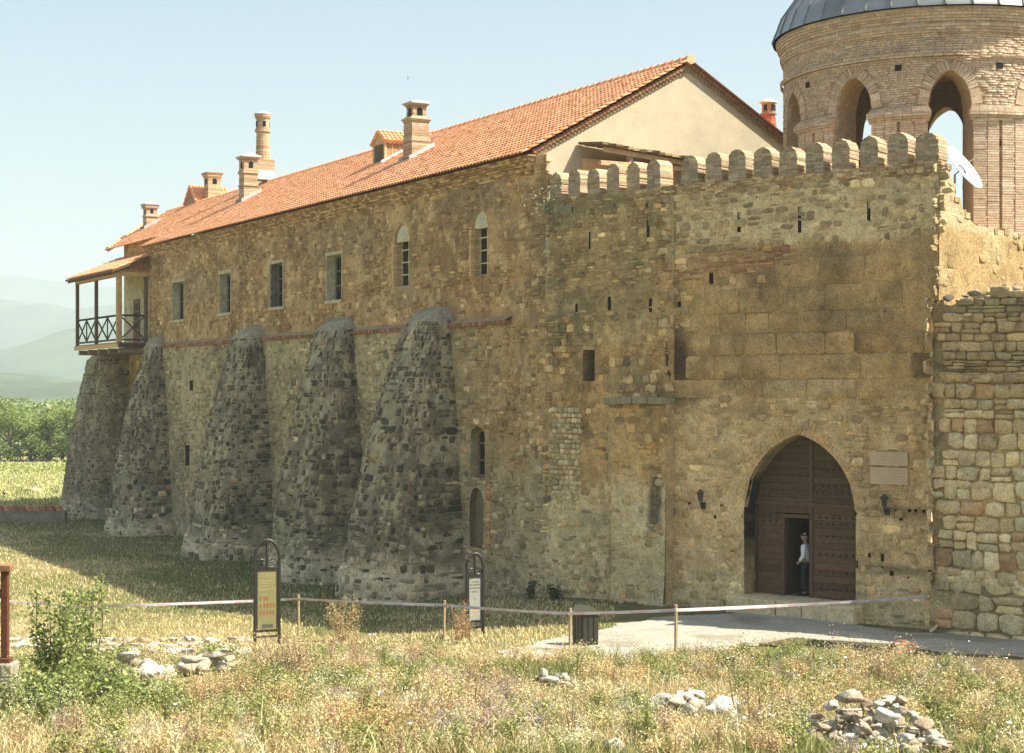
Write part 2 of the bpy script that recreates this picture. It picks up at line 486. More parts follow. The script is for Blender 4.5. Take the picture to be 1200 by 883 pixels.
def emit(sets, parent, mat, one='stone', rest='rubble_fill', most=300, minpx=7.0, smooth=False):
    """the stones that show largest become objects of their own, the others one joined part"""
    if isinstance(sets, dict): sets = [sets]
    todo = []
    for si, s in enumerate(sets):
        P = s['V'].mean(1); px, py = project(P)
        k = FPX / P[:, 1]
        inside = (px > -5) & (px < 1205) & (py > -5) & (py < 888)
        sz = np.sqrt(np.maximum(s['a'][:, 2] * s['a'][:, 3], 1e-6)) * k * inside
        todo += [(z, si, i) for i, z in enumerate(sz) if z >= minpx]
    todo.sort(reverse=True)
    solo = set((si, i) for z, si, i in todo[:most])
    for si, s in enumerate(sets):
        nv = s['V'].shape[1]
        mine = np.array([(si, i) in solo for i in range(len(s['V']))], bool)
        for i in np.where(mine)[0]:
            me = mesh_np(one, s['V'][i], s['q'], s['t'], s['cv'][i] if 'cv' in s else s['c'][i], smooth)
            link(one, me, mat, parent)
        r = np.where(~mine)[0]
        s['_r'] = r
    Vs, Q, Tt, Cc, off = [], [], [], [], 0
    for s in sets:
        r = s['_r']
        if not len(r): continue
        nv = s['V'].shape[1]
        Vs.append(s['V'][r].reshape(-1, 3)); Cc.append(s['cv'][r].reshape(-1, 3) if 'cv' in s else np.repeat(s['c'][r], nv, 0))
        o = off + np.arange(len(r)) * nv
        Q.append((s['q'][None] + o[:, None, None]).reshape(-1, 4)); Tt.append((s['t'][None] + o[:, None, None]).reshape(-1, 3))
        off += len(r) * nv
    if Vs:
        me = mesh_np(rest, np.concatenate(Vs), np.concatenate(Q), np.concatenate(Tt), np.concatenate(Cc), smooth)
        link(rest, me, mat, parent, kind='stuff')
def pick(pal, n, rng=RNG, var=.12, p=None):
    pal = np.array(pal)
    c = pal[rng.choice(len(pal), n, p=p)]
    return c * (1 + rng.normal(0, var, (n, 1))).clip(.55, 1.6)
def rect(u0, v0, u1, v1): return [(u0, v0), (u1, v0), (u1, v1), (u0, v1)]
def pxrect(F, x0, y0, x1, y1, d=0.0):
    """photo pixel box -> wall rectangle"""
    ua, va = F.uv(x0, y1, d); ub, vb = F.uv(x1, y0, d)
    um, vm = F.uv((x0 + x1) / 2, y1, d); _, vt = F.uv((x0 + x1) / 2, y0, d)
    return rect(min(ua, ub), vm, max(ua, ub), vt)
def arch_poly(u0, u1, v0, vs, va, n=9, p=1.0):
    """opening with jambs to vs and a (pointed when p < 1) arch up to va"""
    c = (u0 + u1) / 2; h = (u1 - u0) / 2
    L = [(u0, v0), (u1, v0)]
    for k in range(2 * n + 1):
        x = 1 - k / n
        y = (1 - x * x) ** .5 if p == 1 else .82 * (1 - x * x) ** .5 + .18 * (1 - abs(x))
        L.append((c + h * x, vs + (va - vs) * y))
    return L
# ------------------------------------------------------------------ ground, path, hills
def spread_lines(a, b, step, far_lo, far_hi, k=1.22):
    L = list(np.arange(a, b + 1e-6, step)); s = step
    lo, x = [], a
    while x > far_lo:
        s *= k; x -= s; lo.append(max(x, far_lo))
    s, x, hi = step, b, []
    while x < far_hi:
        s *= k; x += s; hi.append(min(x, far_hi))
    return np.array(lo[::-1] + L + hi)
gx = spread_lines(-34, 24, .45, -5200, 5200)
gy = spread_lines(14, 112, .45, -40, 5200)
GX, GY = np.meshgrid(gx, gy)
GZ = ground_z(GX, GY)
straw, olive, turf, soil, shade_g = G(206, 186, 124), G(176, 166, 92), G(128, 132, 62), G(178, 160, 118), S(78, 84, 40)
m1, m2, m3 = fbm(GX / 3.1, GY / 3.1, 41, 4), fbm(GX / .9, GY / .9, 42, 3), fbm(GX / 12, GY / 12, 43, 3)
gc = mixc(np.broadcast_to(straw, GX.shape + (3,)), olive, sm(m1, .4, .62))
gc = mixc(gc, turf, sm(m3 + .25 * m2, .62, .78) * .7)
gc = mixc(gc, soil, sm(m2 * .6 + m1 * .4, .60, .72) * .6)
nearwall = sm(-GX, -1, 5) * sm(GY, 52, 60) * (1 - sm(GY, 98, 112))
gc = mixc(gc, G(140, 142, 70), nearwall * .35)
gc = mixc(gc, G(214, 204, 128), sm(GY, 108, 130) * .8)
gi = np.arange(GX.size).reshape(GX.shape)
me = mesh_np('ground', np.stack([GX, GY, GZ], -1).reshape(-1, 3), quads=np.stack([gi[:-1, :-1], gi[:-1, 1:], gi[1:, 1:], gi[1:, :-1]], -1).reshape(-1, 4), tint=gc.reshape(-1, 3), smooth=True)
link('ground', me, M_GROUND, kind='structure')

def sheet(name, poly, lift, step, cfun, mat, **kw):
    """a sheet that follows the ground inside an outline with an uneven edge"""
    P = np.array(poly); lo, hi = P.min(0), P.max(0)
    X, Y = np.meshgrid(np.arange(lo[0], hi[0] + step, step), np.arange(lo[1], hi[1] + step, step))
    wx = (fbm(X * .8, Y * .8, 71, 3) - .5) * 1.1; wy = (fbm(X * .8, Y * .8, 72, 3) - .5) * .8
    cx_, cy_ = X[:-1, :-1] + step / 2, Y[:-1, :-1] + step / 2
    ins = inpoly(cx_ + wx[:-1, :-1], cy_ + wy[:-1, :-1], poly)
    idx = np.arange(X.size).reshape(X.shape)
    q = np.stack([idx[:-1, :-1], idx[:-1, 1:], idx[1:, 1:], idx[1:, :-1]], -1)[ins]
    used = np.unique(q); mp = np.full(X.size, -1); mp[used] = np.arange(len(used))
    V = np.stack([X, Y, ground_z(X, Y) + lift], -1).reshape(-1, 3)[used]
    return link(name, mesh_np(name, V, quads=mp[q], tint=cfun(V[:, 0], V[:, 1]), smooth=True), mat, **kw)
PATH_PX = [(536, 782), (600, 776), (650, 772), (700, 778), (800, 772), (868, 760), (905, 757), (960, 763), (1060, 776), (1210, 797), (1300, 806), (1300, 752), (1118, 746), (1060, 741), (1000, 731), (884, 719), (800, 722), (730, 733), (660, 748), (590, 762)]
PATH = [tuple(ground_hit(*p)[:2]) for p in PATH_PX]
def path_c(x, y): return mixc(np.broadcast_to(G(236, 226, 196), (len(x), 3)), G(212, 198, 164), sm(fbm(x / 1.3, y / 1.3, 81, 4), .45, .65))
sheet('path', PATH, .03, .12, path_c, M_PATH, kind='structure')
VERGE_PX = [(890, 757), (1000, 772), (1210, 800), (1300, 808), (1300, 780), (1120, 768), (1000, 757), (930, 750)]
VERGE = [tuple(ground_hit(*p)[:2]) for p in VERGE_PX]
sheet('dirt_verge', VERGE, .05, .12, lambda x, y: mixc(np.broadcast_to(G(150, 128, 84), (len(x), 3)), G(120, 112, 70), fbm(x, y, 82, 3)), M_GROUND, kind='structure')

def hill(name, D, crest, seed, tint, rough, depth):
    xs = np.linspace(-.62 * D, .42 * D, 240); ys = np.linspace(D - depth, D + depth, 40)
    X, Y = np.meshgrid(xs, ys)
    px = CX + FPX * X / D
    h = np.interp(px, [c[0] for c in crest], [(CY - c[1]) / FPX * D + CAMZ for c in crest])
    prof = np.cos((Y - D) / depth * np.pi / 2) ** 1.2
    n = fbm(X / rough, Y / rough, seed, 5)
    Z = -6 + (h + 6) * prof * (1 + (n - .5) * .35 * (1 - .75 * prof)) + (n - .5) * h * .10
    i = np.arange(X.size).reshape(X.shape)
    c = mixc(np.broadcast_to(tint, X.shape + (3,)), tint * .55, sm(fbm(X / rough * 4, Y / rough * 4, seed + 5, 4), .45, .6))
    link(name, mesh_np(name, np.stack([X, Y, Z], -1).reshape(-1, 3), quads=np.stack([i[:-1, :-1], i[:-1, 1:], i[1:, 1:], i[1:, :-1]], -1).reshape(-1, 4), tint=c.reshape(-1, 3), smooth=True), M_HILL, kind='structure')
hill('near_hill', 1150, [(-900, 446), (-200, 440), (0, 437), (40, 440), (90, 448), (300, 443), (900, 450), (1600, 446)], 201, np.array([.07, .10, .04]), 150, 260)
hill('middle_hill', 2100, [(-900, 380), (-200, 424), (-40, 416), (20, 410), (50, 402), (90, 386), (180, 372), (420, 392), (900, 380), (1600, 392)], 202, np.array([.06, .09, .045]), 260, 420)
hill('mountain', 3100, [(-900, 352), (-200, 340), (0, 351), (18, 352), (38, 357), (58, 353), (88, 359), (220, 340), (500, 360), (900, 348), (1600, 360)], 203, np.array([.06, .08, .05]), 380, 520)
hill('far_mountain', 4300, [(-900, 318), (-200, 330), (-20, 322), (20, 321), (60, 329), (120, 336), (400, 318), (900, 330), (1600, 322)], 204, np.array([.07, .08, .06]), 520, 620)

# ------------------------------------------------------------------ the long monastery building
BLD = thing('monastery_building', 'long stone monastery building with red tiled roof, chimneys and flared stone buttresses', 'building', tuple(P_JOIN) + (-1.2,))
TAN, BRN, LTN, GRY, DGR = S(144, 118, 78), S(120, 95, 60), S(172, 150, 110), S(142, 133, 107), S(116, 109, 87)
def dA(u, v): return .18 * sm(u, 1.9, 2.8) * (1 - sm(v, 8.30, 8.40)) + .25 * (1 - sm(v, -1.6, 0.2)) * .5
def dA_skin(u, v): return dA(u, v) + (fbm(u * .8, v * .8, 11, 3) - .5) * .05 + (fbm(u * 3.3, v * 3.3, 12, 3) - .5) * .05
def zoneA(u, v): return sm(v + (fbm(u * .5, v * .5, 13) - .5) * 1.2, 8.2, 8.7)     # 1 above the string course
def cA(u, v):
    n1, n2, n3 = fbm(u * .45, v * .45, 14, 4), fbm(u * 1.9, v * 1.9, 15, 4), fbm(u * .2, v * .9, 16, 3)
    up = mixc(mixc(np.broadcast_to(TAN, u.shape + (3,)), BRN, sm(n1, .42, .62)), LTN, sm(n2, .52, .70) * .75)
    lo = mixc(mixc(np.broadcast_to(GRY, u.shape + (3,)), DGR, sm(n1, .42, .62)), S(146, 136, 110), sm(n2, .5, .7) * .7)
    warm = sm(-u, -9, -1.0) * sm(v + 3 * (n1 - .5), 3.2, 5.0)
    lo = mixc(lo, S(136, 112, 70), warm * .75)
    c = mixc(lo, up, zoneA(u, v))
    return mixc(c, S(104, 98, 82), sm(n3, .58, .7) * .5 * zoneA(u, v))
stoneA_up = [S(132, 108, 70), S(156, 134, 94), S(112, 91, 60), S(142, 114, 72), S(172, 154, 116), S(98, 84, 60), S(130, 101, 66), S(128, 116, 88)]
stoneA_lo = [S(124, 115, 92), S(144, 135, 110), S(98, 91, 72), S(162, 153, 126), S(114, 99, 74), S(82, 77, 62), S(134, 114, 82)]
def scA(u, v):
    z = zoneA(u, v) > RNG.random(len(u)); w = (sm(-u, -9, -1) > RNG.random(len(u)) * 1.2) & (v > 3.5)
    return np.where((z | w)[:, None], pick(stoneA_up, len(u)), pick(stoneA_lo, len(u)))
PANE_D = .42
def wdict(poly, depth=PANE_D, tint=None, **k): return dict(poly=poly, depth=depth, tint=S(140, 140, 122) if tint is None else tint, **k)
winA = [pxrect(FA, 203, 331, 216, 375), pxrect(FA, 258, 321, 271, 367), pxrect(FA, 317, 309, 332, 360), pxrect(FA, 384, 299, 401, 352)]
holesA = [wdict(w, tint=S(*t)) for w, t in zip(winA, [(146, 146, 128), (140, 142, 124), (92, 92, 76), (146, 150, 132)])]
archA = []
for x0, x1, yt, ys, yb in ((462, 480, 263, 283, 336), (553, 572, 247, 267, 323)):
    r = pxrect(FA, x0, ys, x1, yb); _, va = FA.uv((x0 + x1) / 2, yt)
    archA.append(arch_poly(r[0][0], r[1][0], r[0][1], r[2][1], va)); holesA.append(wdict(archA[-1], .45, S(140, 126, 94)))
r = pxrect(FA, 551, 512, 568, 560, .18); _, va = FA.uv(560, 500, .18)
lowA = arch_poly(r[0][0], r[1][0], r[0][1], r[2][1], va); holesA.append(wdict(lowA, .5, S(124, 118, 96), lip=.17))
r = pxrect(FA, 550, 590, 566, 642, .18); _, va = FA.uv(559, 572, .18)
nicheA = arch_poly(r[0][0], r[1][0], r[0][1], r[2][1], va); holesA.append(wdict(nicheA, .22, S(92, 82, 62), lip=.17, back=S(98, 90, 70)))
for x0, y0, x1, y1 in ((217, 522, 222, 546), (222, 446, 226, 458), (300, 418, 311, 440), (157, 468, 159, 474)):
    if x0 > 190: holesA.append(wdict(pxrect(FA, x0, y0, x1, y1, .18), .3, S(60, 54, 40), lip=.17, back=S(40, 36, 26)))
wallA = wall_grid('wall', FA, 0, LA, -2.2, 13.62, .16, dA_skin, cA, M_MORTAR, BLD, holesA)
lay1 = lay(0.1, LA - .1, -1.9, 13.1, (.11, .27), (.14, .5), .022, .3, .14)
sA = stone_set(FA, lay1, dA, scA, (-.02, .045), holesA, bed=cA, blend=.45, lum=.17, jit=.13, sq=.6, keep=lambda u, v: (RNG.random(len(u)) < .82) & ~((v > 8.28) & (v < 8.65)))
emit(sA, wallA, M_STONE, minpx=7.2)
# short end return of the facade and the recessed far part of the building
FE = Frame(P_JOIN + UF * LA, -NF, UF)
wall_grid('wall', FE, 0, 1.2, -2.2, 13.6, .2, lambda u, v: 0 * u, lambda u, v: np.broadcast_to(TAN, u.shape + (3,)), M_MORTAR, BLD)
FA2 = Frame(P_JOIN + UF * LA - NF * 1.1, UF, NF)
hA2 = [wdict(pxrect(FA2, 139, 421, 146, 456), .3, S(110, 96, 66), back=S(60, 56, 44))]
def cA2(u, v):
    n = fbm(u * .6, v * .6, 21, 4)
    c = mixc(mixc(np.broadcast_to(S(150, 122, 74), u.shape + (3,)), S(122, 98, 58), sm(n, .4, .65)), LTN, sm(fbm(u * 2, v * 2, 22), .55, .7) * .6)
    return mixc(c, S(196, 190, 160), ((v > 8.6) & (v < 12.9)) * 1.0)
wall2 = wall_grid('wall', FA2, 0, LA2 - LA, -2.2, 14.52, .16, lambda u, v: (fbm(u * 1.2, v * 1.2, 23) - .5) * .05 * ((v < 8.5) | (v > 12.9)), cA2, M_MORTAR, BLD, hA2)
s2 = stone_set(FA2, lay(0, LA2 - LA, -1.6, 8.4, (.18, .3), (.22, .5), .02), lambda u, v: 0 * u, lambda u, v: pick(stoneA_up, len(u)), (-.02, .03), hA2, bed=cA2, jit=.13, keep=lambda u, v: RNG.random(len(u)) < .7)
emit(s2, wall2, M_STONE, most=60, minpx=7.2)
# far end wall, back wall (never seen from the gate side, they close the building)
far_eave = P_JOIN + UF * LA2 - NF * 1.1
far_back = P_JOIN + UF * 60 + NF * (2 * RIDGE_O + .3)
mb = MB().tint(TAN)
mb.add([(*far_eave, -2), (*far_back, -2), (*far_back, 13.6), (*(P_JOIN + UF * 56.5 + NF * RIDGE_O), 17.1), (*far_eave, 14.3)], [(0, 1, 2, 3, 4)])
nb = P_JOIN + UF * 1.0 + NF * (2 * RIDGE_O + .3)
mb.add([(*far_back, -2), (*nb, -2), (*nb, 13.6), (*far_back, 13.6)], [(0, 1, 2, 3)])
mb.build('back_wall', M_MORTAR, BLD)
# gable end, lime plastered
gz = lambda u: np.where(u < -RIDGE_O, EAVE0 + .12 + PITCH * u, 17.33 - PITCH * (u + RIDGE_O)) - .12
gm = MB().tint(T(250, 230, 188))
wg = -2 * RIDGE_O
gus = np.linspace(0, wg, 41)
gv = [FG.p(u, 8.0, 0) for u in gus] + [FG.p(u, float(gz(np.array(u))), 0) for u in gus]
gm.add(gv, [(i, i + 1, 42 + i, 41 + i) for i in range(40)])
gm.build('gable_wall', M_PLASTER, BLD)
# corner quoin strip where facade meets the gable and brick cornice under the eaves
RED, LBR = S(150, 92, 62), S(168, 140, 100)
cl = []
for i, (v, d) in enumerate(((13.10, .05), (13.18, .10), (13.26, .05), (13.34, .13), (13.42, .18), (13.50, .24), (13.58, .30))):
    a = lay(0.9, LA, v, v + .01, (.08, .0801), (.2, .3), .012, 0, 0)
    cl.append(stone_set(FA, a, lambda u, vv, d=d: d + 0 * u, lambda u, vv: pick([S(150, 124, 84), S(132, 100, 66), S(160, 140, 104), S(120, 98, 66)], len(u)), (0, .012), K=4, jit=0, dome=.1, back=.3))
corn = link('cornice', mesh_np('cornice', np.concatenate([s['V'].reshape(-1, 3) for s in cl]), *(lambda offs: (np.concatenate([(s['q'][None] + (o + np.arange(len(s['V'])) * 13)[:, None, None]).reshape(-1, 4) for s, o in zip(cl, offs)]), np.concatenate([(s['t'][None] + (o + np.arange(len(s['V'])) * 13)[:, None, None]).reshape(-1, 3) for s, o in zip(cl, offs)])))(np.cumsum([0] + [s['V'].shape[0] * 13 for s in cl[:-1]])), np.concatenate([np.repeat(s['c'], 13, 0) for s in cl])), M_BRICK, BLD, kind='stuff')
mb = MB()
for k in range(5):                                       # cornice return on the gable corner
    mb.tint(S(190, 170, 130)).fbox(FG, -.05 - .04 * k, .28 + .10 * k, 13.1 + .1 * k, 13.19 + .1 * k, -.05, .10 + .04 * k)
mb.build('cornice_return', M_BRICK, BLD)
mb = MB().tint(T(214, 176, 128))
for sgn in (0, 1):                                       # brick verge under the tiles of the gable
    n = 44
    for i in range(n):
        u = (i + .5) / n * -RIDGE_O; u = u if sgn == 0 else wg - u
        z = float(gz(np.array(u)))
        mb.tint(T(214, 186, 140) * random.uniform(.8, 1.1)).fbox(FG, u - .066, u + .066, z - .16, z + .06, -.1, .07); mb.tint(T(206, 150, 108) * random.uniform(.8, 1.1)).fbox(FG, u - .068, u + .068, z - .04, z + .08, -.1, .15)
mb.build('verge', M_BRICK, BLD)

# roof: boarding, then every clay tile as a bent piece
ROOF = MB()
def RP(t, o, lift=0.0): return FA.p(t, roof_z(o) + lift, o)
def t_end(o): return np.where(o > -.75, LA + .25, 51.5 + (57.3 - 51.5) * np.clip((-.75 - o) / 5.44, 0, 1))
ROOF.tint((.70, .34, .18))
T0 = .72
ROOF.add([RP(T0, .42), RP(LA + .2, .42), RP(LA + .2, -.75), RP(51.4, -.75), RP(57.2, RIDGE_O), RP(T0, RIDGE_O)], [(0, 1, 2, 3, 4, 5)])
bk = 2 * RIDGE_O - .35
ROOF.add([FA.p(T0, roof_z(RIDGE_O), RIDGE_O), FA.p(57.2, roof_z(RIDGE_O), RIDGE_O), FA.p(60.4, EAVE0, bk), FA.p(T0, EAVE0, bk)], [(0, 1, 2, 3)])
ROOF.tint(S(90, 66, 44)).add([FA.p(T0, EAVE0 - .08, .40), FA.p(LA + .2, EAVE0 - .08, .40), FA.p(LA + .2, EAVE0 - .05, -.2), FA.p(T0, EAVE0 - .05, -.2)], [(0, 1, 2, 3)])
roof = ROOF.build('roof', M_TILE, BLD)
def tile_field(cols, rows_of, place, name, parent, r=.112, length=.42, expo=.34, pal=None, taper=.86, seg=5, rngs=11):
    rg = np.random.default_rng(rngs)
    A = np.linspace(0, np.pi, seg + 1); cs, sn = np.cos(A), np.sin(A)
    V, Q, C = [], [], []
    n = 0
    for t in cols:
        for s in rows_of(t):
            k = seg + 1
            dt = rg.normal(0, .008); tl = rg.normal(0, .01)
            lo = place(t + dt + r * cs, np.full(k, s - expo / 2 - .03), r * sn * .7 + .035 + abs(tl))
            hi = place(t + dt + r * taper * cs, np.full(k, s + length - expo / 2 - .03), r * taper * sn * .66 + .0)
            li = place(t + dt + (r - .016) * cs, np.full(k, s - expo / 2 - .03), (r - .016) * sn * .7 + .02)
            V += [lo, hi, li]
            b = n
            for i in range(seg):
                Q.append((b + i, b + i + 1, b + k + i + 1, b + k + i)); Q.append((b + i, b + 2 * k + i, b + 2 * k + i + 1, b + i + 1))
            C.append(np.repeat(pal[rg.integers(len(pal))][None] * rg.normal(1, .09), 3 * k, 0)); n += 3 * k
    return link(name, mesh_np(name, np.concatenate(V), quads=Q, tint=np.concatenate(C), smooth=False), M_TILE, parent, kind='stuff')
TILEP = [np.array(c) for c in ((.90, .44, .215), (.88, .41, .19), (.91, .48, .25), (.84, .37, .165), (.90, .46, .235))]
slope_l = math.hypot(1, PITCH)
def rows_main(t):
    e = .36 if t < LA + .22 else -.78
    oend = RIDGE_O + .05
    out = []
    s = .0
    while True:
        o = e - s / slope_l
        if o < oend: break
        if t < float(t_end(np.array(o))): out.append(-o * slope_l)
        s += .34
    return out
def place_main(t, s, lift):
    o = -s / slope_l
    return FA.p(t, roof_z(o) + lift, o)
tile_field(np.arange(T0 + .05, 57, .235), rows_main, place_main, 'roof_tiles', roof, pal=TILEP)
mb = MB()                                                # ridge and far hip cap tiles
for i, t in enumerate(np.arange(T0, 57, .42)):
    mb.tint(TILEP[i % 5] * .95); p0, p1 = FA.p(t, 17.36, RIDGE_O), FA.p(t + .46, 17.33, RIDGE_O)
    mb.tube([p0, p1], [.17, .15], 8)
for i in range(22):
    a = i / 22.; b = (i + 1.1) / 22.
    q = lambda k: RP(51.4 + 7.4 * k, -.75 + (RIDGE_O + .75) * k, .03)
    mb.tint(TILEP[i % 5] * .93).tube([q(b), q(a)], [.13, .15], 8)
mb.build('ridge_tiles', M_TILE, roof, kind='stuff')

# string course: sloped mortar bed with tile ends over the thicker lower storey
mb = MB().tint(S(124, 112, 84))
mb.add([FA.p(2.2, 8.40, .26), FA.p(LA, 8.40, .26), FA.p(LA, 8.56, .0), FA.p(2.2, 8.56, .0), FA.p(2.2, 8.34, .26), FA.p(LA, 8.34, .26)], [(0, 1, 2, 3), (4, 5, 1, 0)])
band = mb.build('string_course', M_MORTAR, BLD)
mb = MB()
for i, t in enumerate(np.arange(2.25, LA, .21)):
    c = S(*random.choice([(128, 78, 54), (112, 74, 54), (140, 92, 66), (100, 78, 60)])); w = random.uniform(.07, .09)
    mb.tint(c).prism(FA, [(t - w, 8.27), (t + w, 8.27), (t + w * .8, 8.36 + random.uniform(0, .03)), (t, 8.41), (t - w * .8, 8.36)], .1, .30 + random.uniform(-.02, .03))
mb.build('course_tiles', M_TILE, band, kind='stuff')

# windows
def window(F, poly, depth, frame_c, bars, parent, lip=0.0, fw=.06, pane=True):
    P = np.array(poly); c = P.mean(0)
    n = len(P)
    mb = MB().tint(frame_c)
    ins = []
    for i, (u, v) in enumerate(P):
        ins.append((u + np.sign(c[0] - u) * fw, v + np.sign(c[1] - v) * fw))
    d0, d1 = lip - depth + .02, lip - depth + .08
    vs = [F.p(u, v, d1) for u, v in poly] + [F.p(u, v, d1) for u, v in ins] + [F.p(u, v, d0) for u, v in ins]
    mb.add(vs, [(i, (i + 1) % n, n + (i + 1) % n, n + i) for i in range(n)] + [(n + i, n + (i + 1) % n, 2 * n + (i + 1) % n, 2 * n + i) for i in range(n)])
    u0, v0 = P.min(0); u1, v1 = P.max(0)
    for k in range(1, bars[0] + 1):
        u = u0 + (u1 - u0) * k / (bars[0] + 1); mb.fbox(F, u - .022, u + .022, v0 + fw, v1 - fw, d0, d1 - .01)
    for k in range(1, bars[1] + 1):
        v = v0 + (v1 - v0) * k / (bars[1] + 1); mb.fbox(F, u0 + fw, u1 - fw, v - .022, v + .022, d0, d1 - .014)
    w = mb.build('window', M_WOOD, parent)
    if pane:
        g = bpy.data.meshes.new('pane')
        g.from_pydata([tuple(F.p(u, v, d0 - .005)) for u, v in poly], [], [tuple(range(n))])
        link('pane', g, M_GLASS, w)
    return w
for w, b in zip(winA, ((0, 1), (0, 2), (0, 2), (0, 2))):
    wo = window(FA, w, PANE_D, S(96, 96, 82), b, BLD)
    (ua, va), (ub, vb) = w[0], w[2]; e = random.uniform(.10, .18)
    MB().tint(S(146, 142, 120)).fbox(FA, ua - e, ub + e, vb, vb + e * 1.2, -.05, .045).build('lintel', M_MORTAR, wo)
    MB().tint(S(150, 146, 124)).fbox(FA, ua - .12, ub + .12, va - .13, va, -.3, .085).build('sill', M_MORTAR, wo)
    for a_, b_ in ((ua - e * .8, ua), (ub, ub + e * .8)): MB().tint(S(142, 134, 108)).fbox(FA, a_, b_, va, vb, -.05, .04).build('jamb', M_MORTAR, wo)
for P in archA:
    w = window(FA, P, .36, S(170, 164, 140), (1, 4), BLD)
    u0, u1 = P[0][0], P[1][0]; vs_ = P[2][1]; va = max(q[1] for q in P)
    tp = [(u, v) for u, v in P[2:]]
    mb = MB().tint((.76, .69, .52)).prism(FA, tp, -.30, -.10)
    cu, h = (u0 + u1) / 2, (u1 - u0) / 2
    for k in range(7):                                   # carved rays of the tympanum
        a = math.pi * (k + .5) / 7
        mb.tint((.8, .74, .58)).bar(FA.p(cu + .12 * h * math.cos(a), vs_ + .08, -.09), FA.p(cu + .72 * h * math.cos(a), vs_ + .08 + .6 * (va - vs_) * math.sin(a), -.09), .05, .04)
    mb.build('tympanum', M_PLASTER, w)
    mb = MB()
    for k in range(int((vs_ - P[0][1]) / .09)):          # brick jambs
        v = P[0][1] + .09 * k
        mb.tint(S(160, 138, 98) * random.uniform(.8, 1.15)).fbox(FA, u1 - .0, u1 + random.uniform(.12, .2), v, v + .072, -.4, .03)
        mb.fbox(FA, u1 - .05, u1 + .02, v, v + .072, -.4, -.05 + random.uniform(-.01, .01))
    mb.build('brick_jamb', M_BRICK, w)
window(FA, lowA, .36, S(118, 80, 56), (1, 2), BLD, .17, .09)
mb = MB()
for k in range(26):                                      # brick edge beside the lower niche
    v = FA.uv(570, 640, .18)[1] + k * .085
    u = FA.uv(571, 600, .18)[0]
    mb.tint(S(*random.choice([(150, 100, 66), (140, 92, 62), (160, 124, 84)]))).fbox(FA, u - .18 - random.uniform(0, .12), u + .05, v, v + .066, .1, .20 + random.uniform(0, .02))
mb.build('brick_quoin', M_BRICK, wallA)

# buttresses
class Buttress:
    def __init__(s, tc0, tc1, hw0, hw1, p0, p1, z0, z1, e=.62, o0=0.0):
        s.__dict__.update(locals()); s.L = 2 * p0 + 2 * hw0
    def p(s, u, v, d=0):
        u, v, d = np.broadcast_arrays(np.asarray(u, float), np.asarray(v, float), np.asarray(d, float))
        k = np.clip((v - s.z0) / (s.z1 - s.z0), 0, 1)
        f = .86 * np.sin((1 - k) * np.pi / 2) + .14 * (1 - k)
        cap = np.sqrt(np.clip(1 - (np.clip(k - .93, 0, 1) / .0702) ** 2, 0, 1))
        hw = (s.hw1 + (s.hw0 - s.hw1) * f) * (.5 + .5 * cap); pr = (s.p1 + (s.p0 - s.p1) * f) * (.12 + .88 * cap); tc = s.tc1 + (s.tc0 - s.tc1) * f
        a = np.pi * np.clip(u / s.L, 0, 1)
        c, q = np.cos(a), np.sin(a)
        t = -np.sign(c) * np.abs(c) ** s.e * hw; o = np.abs(q) ** s.e * pr
        nx, ny = -c / hw, q / np.maximum(pr, .05)
        nn = np.hypot(nx, ny)
        return FA.p(tc + t + d * nx / nn, v, s.o0 + .12 * 0 + o + d * ny / nn)
butt = [Buttress(7.6, 7.55, 2.35, 1.2, 3.3, .75, -1.55, 9.05), Buttress(15.5, 15.8, 2.3, 1.2, 2.95, .75, -1.8, 9.0), Buttress(25.2, 25.5, 2.4, 1.2, 3.05, .75, -2.0, 8.95),
        Buttress(38.9, 39.4, 2.2, .9, 2.75, .5, -2.1, 8.9), Buttress(50.6, 50.4, 2.6, 2.0, 3.1, 1.5, -2.1, 8.45, o0=-1.1)]
DK = [S(46, 44, 36), S(60, 56, 46), S(74, 68, 54), S(98, 92, 74), S(116, 108, 86), S(84, 74, 56), S(132, 122, 96)]
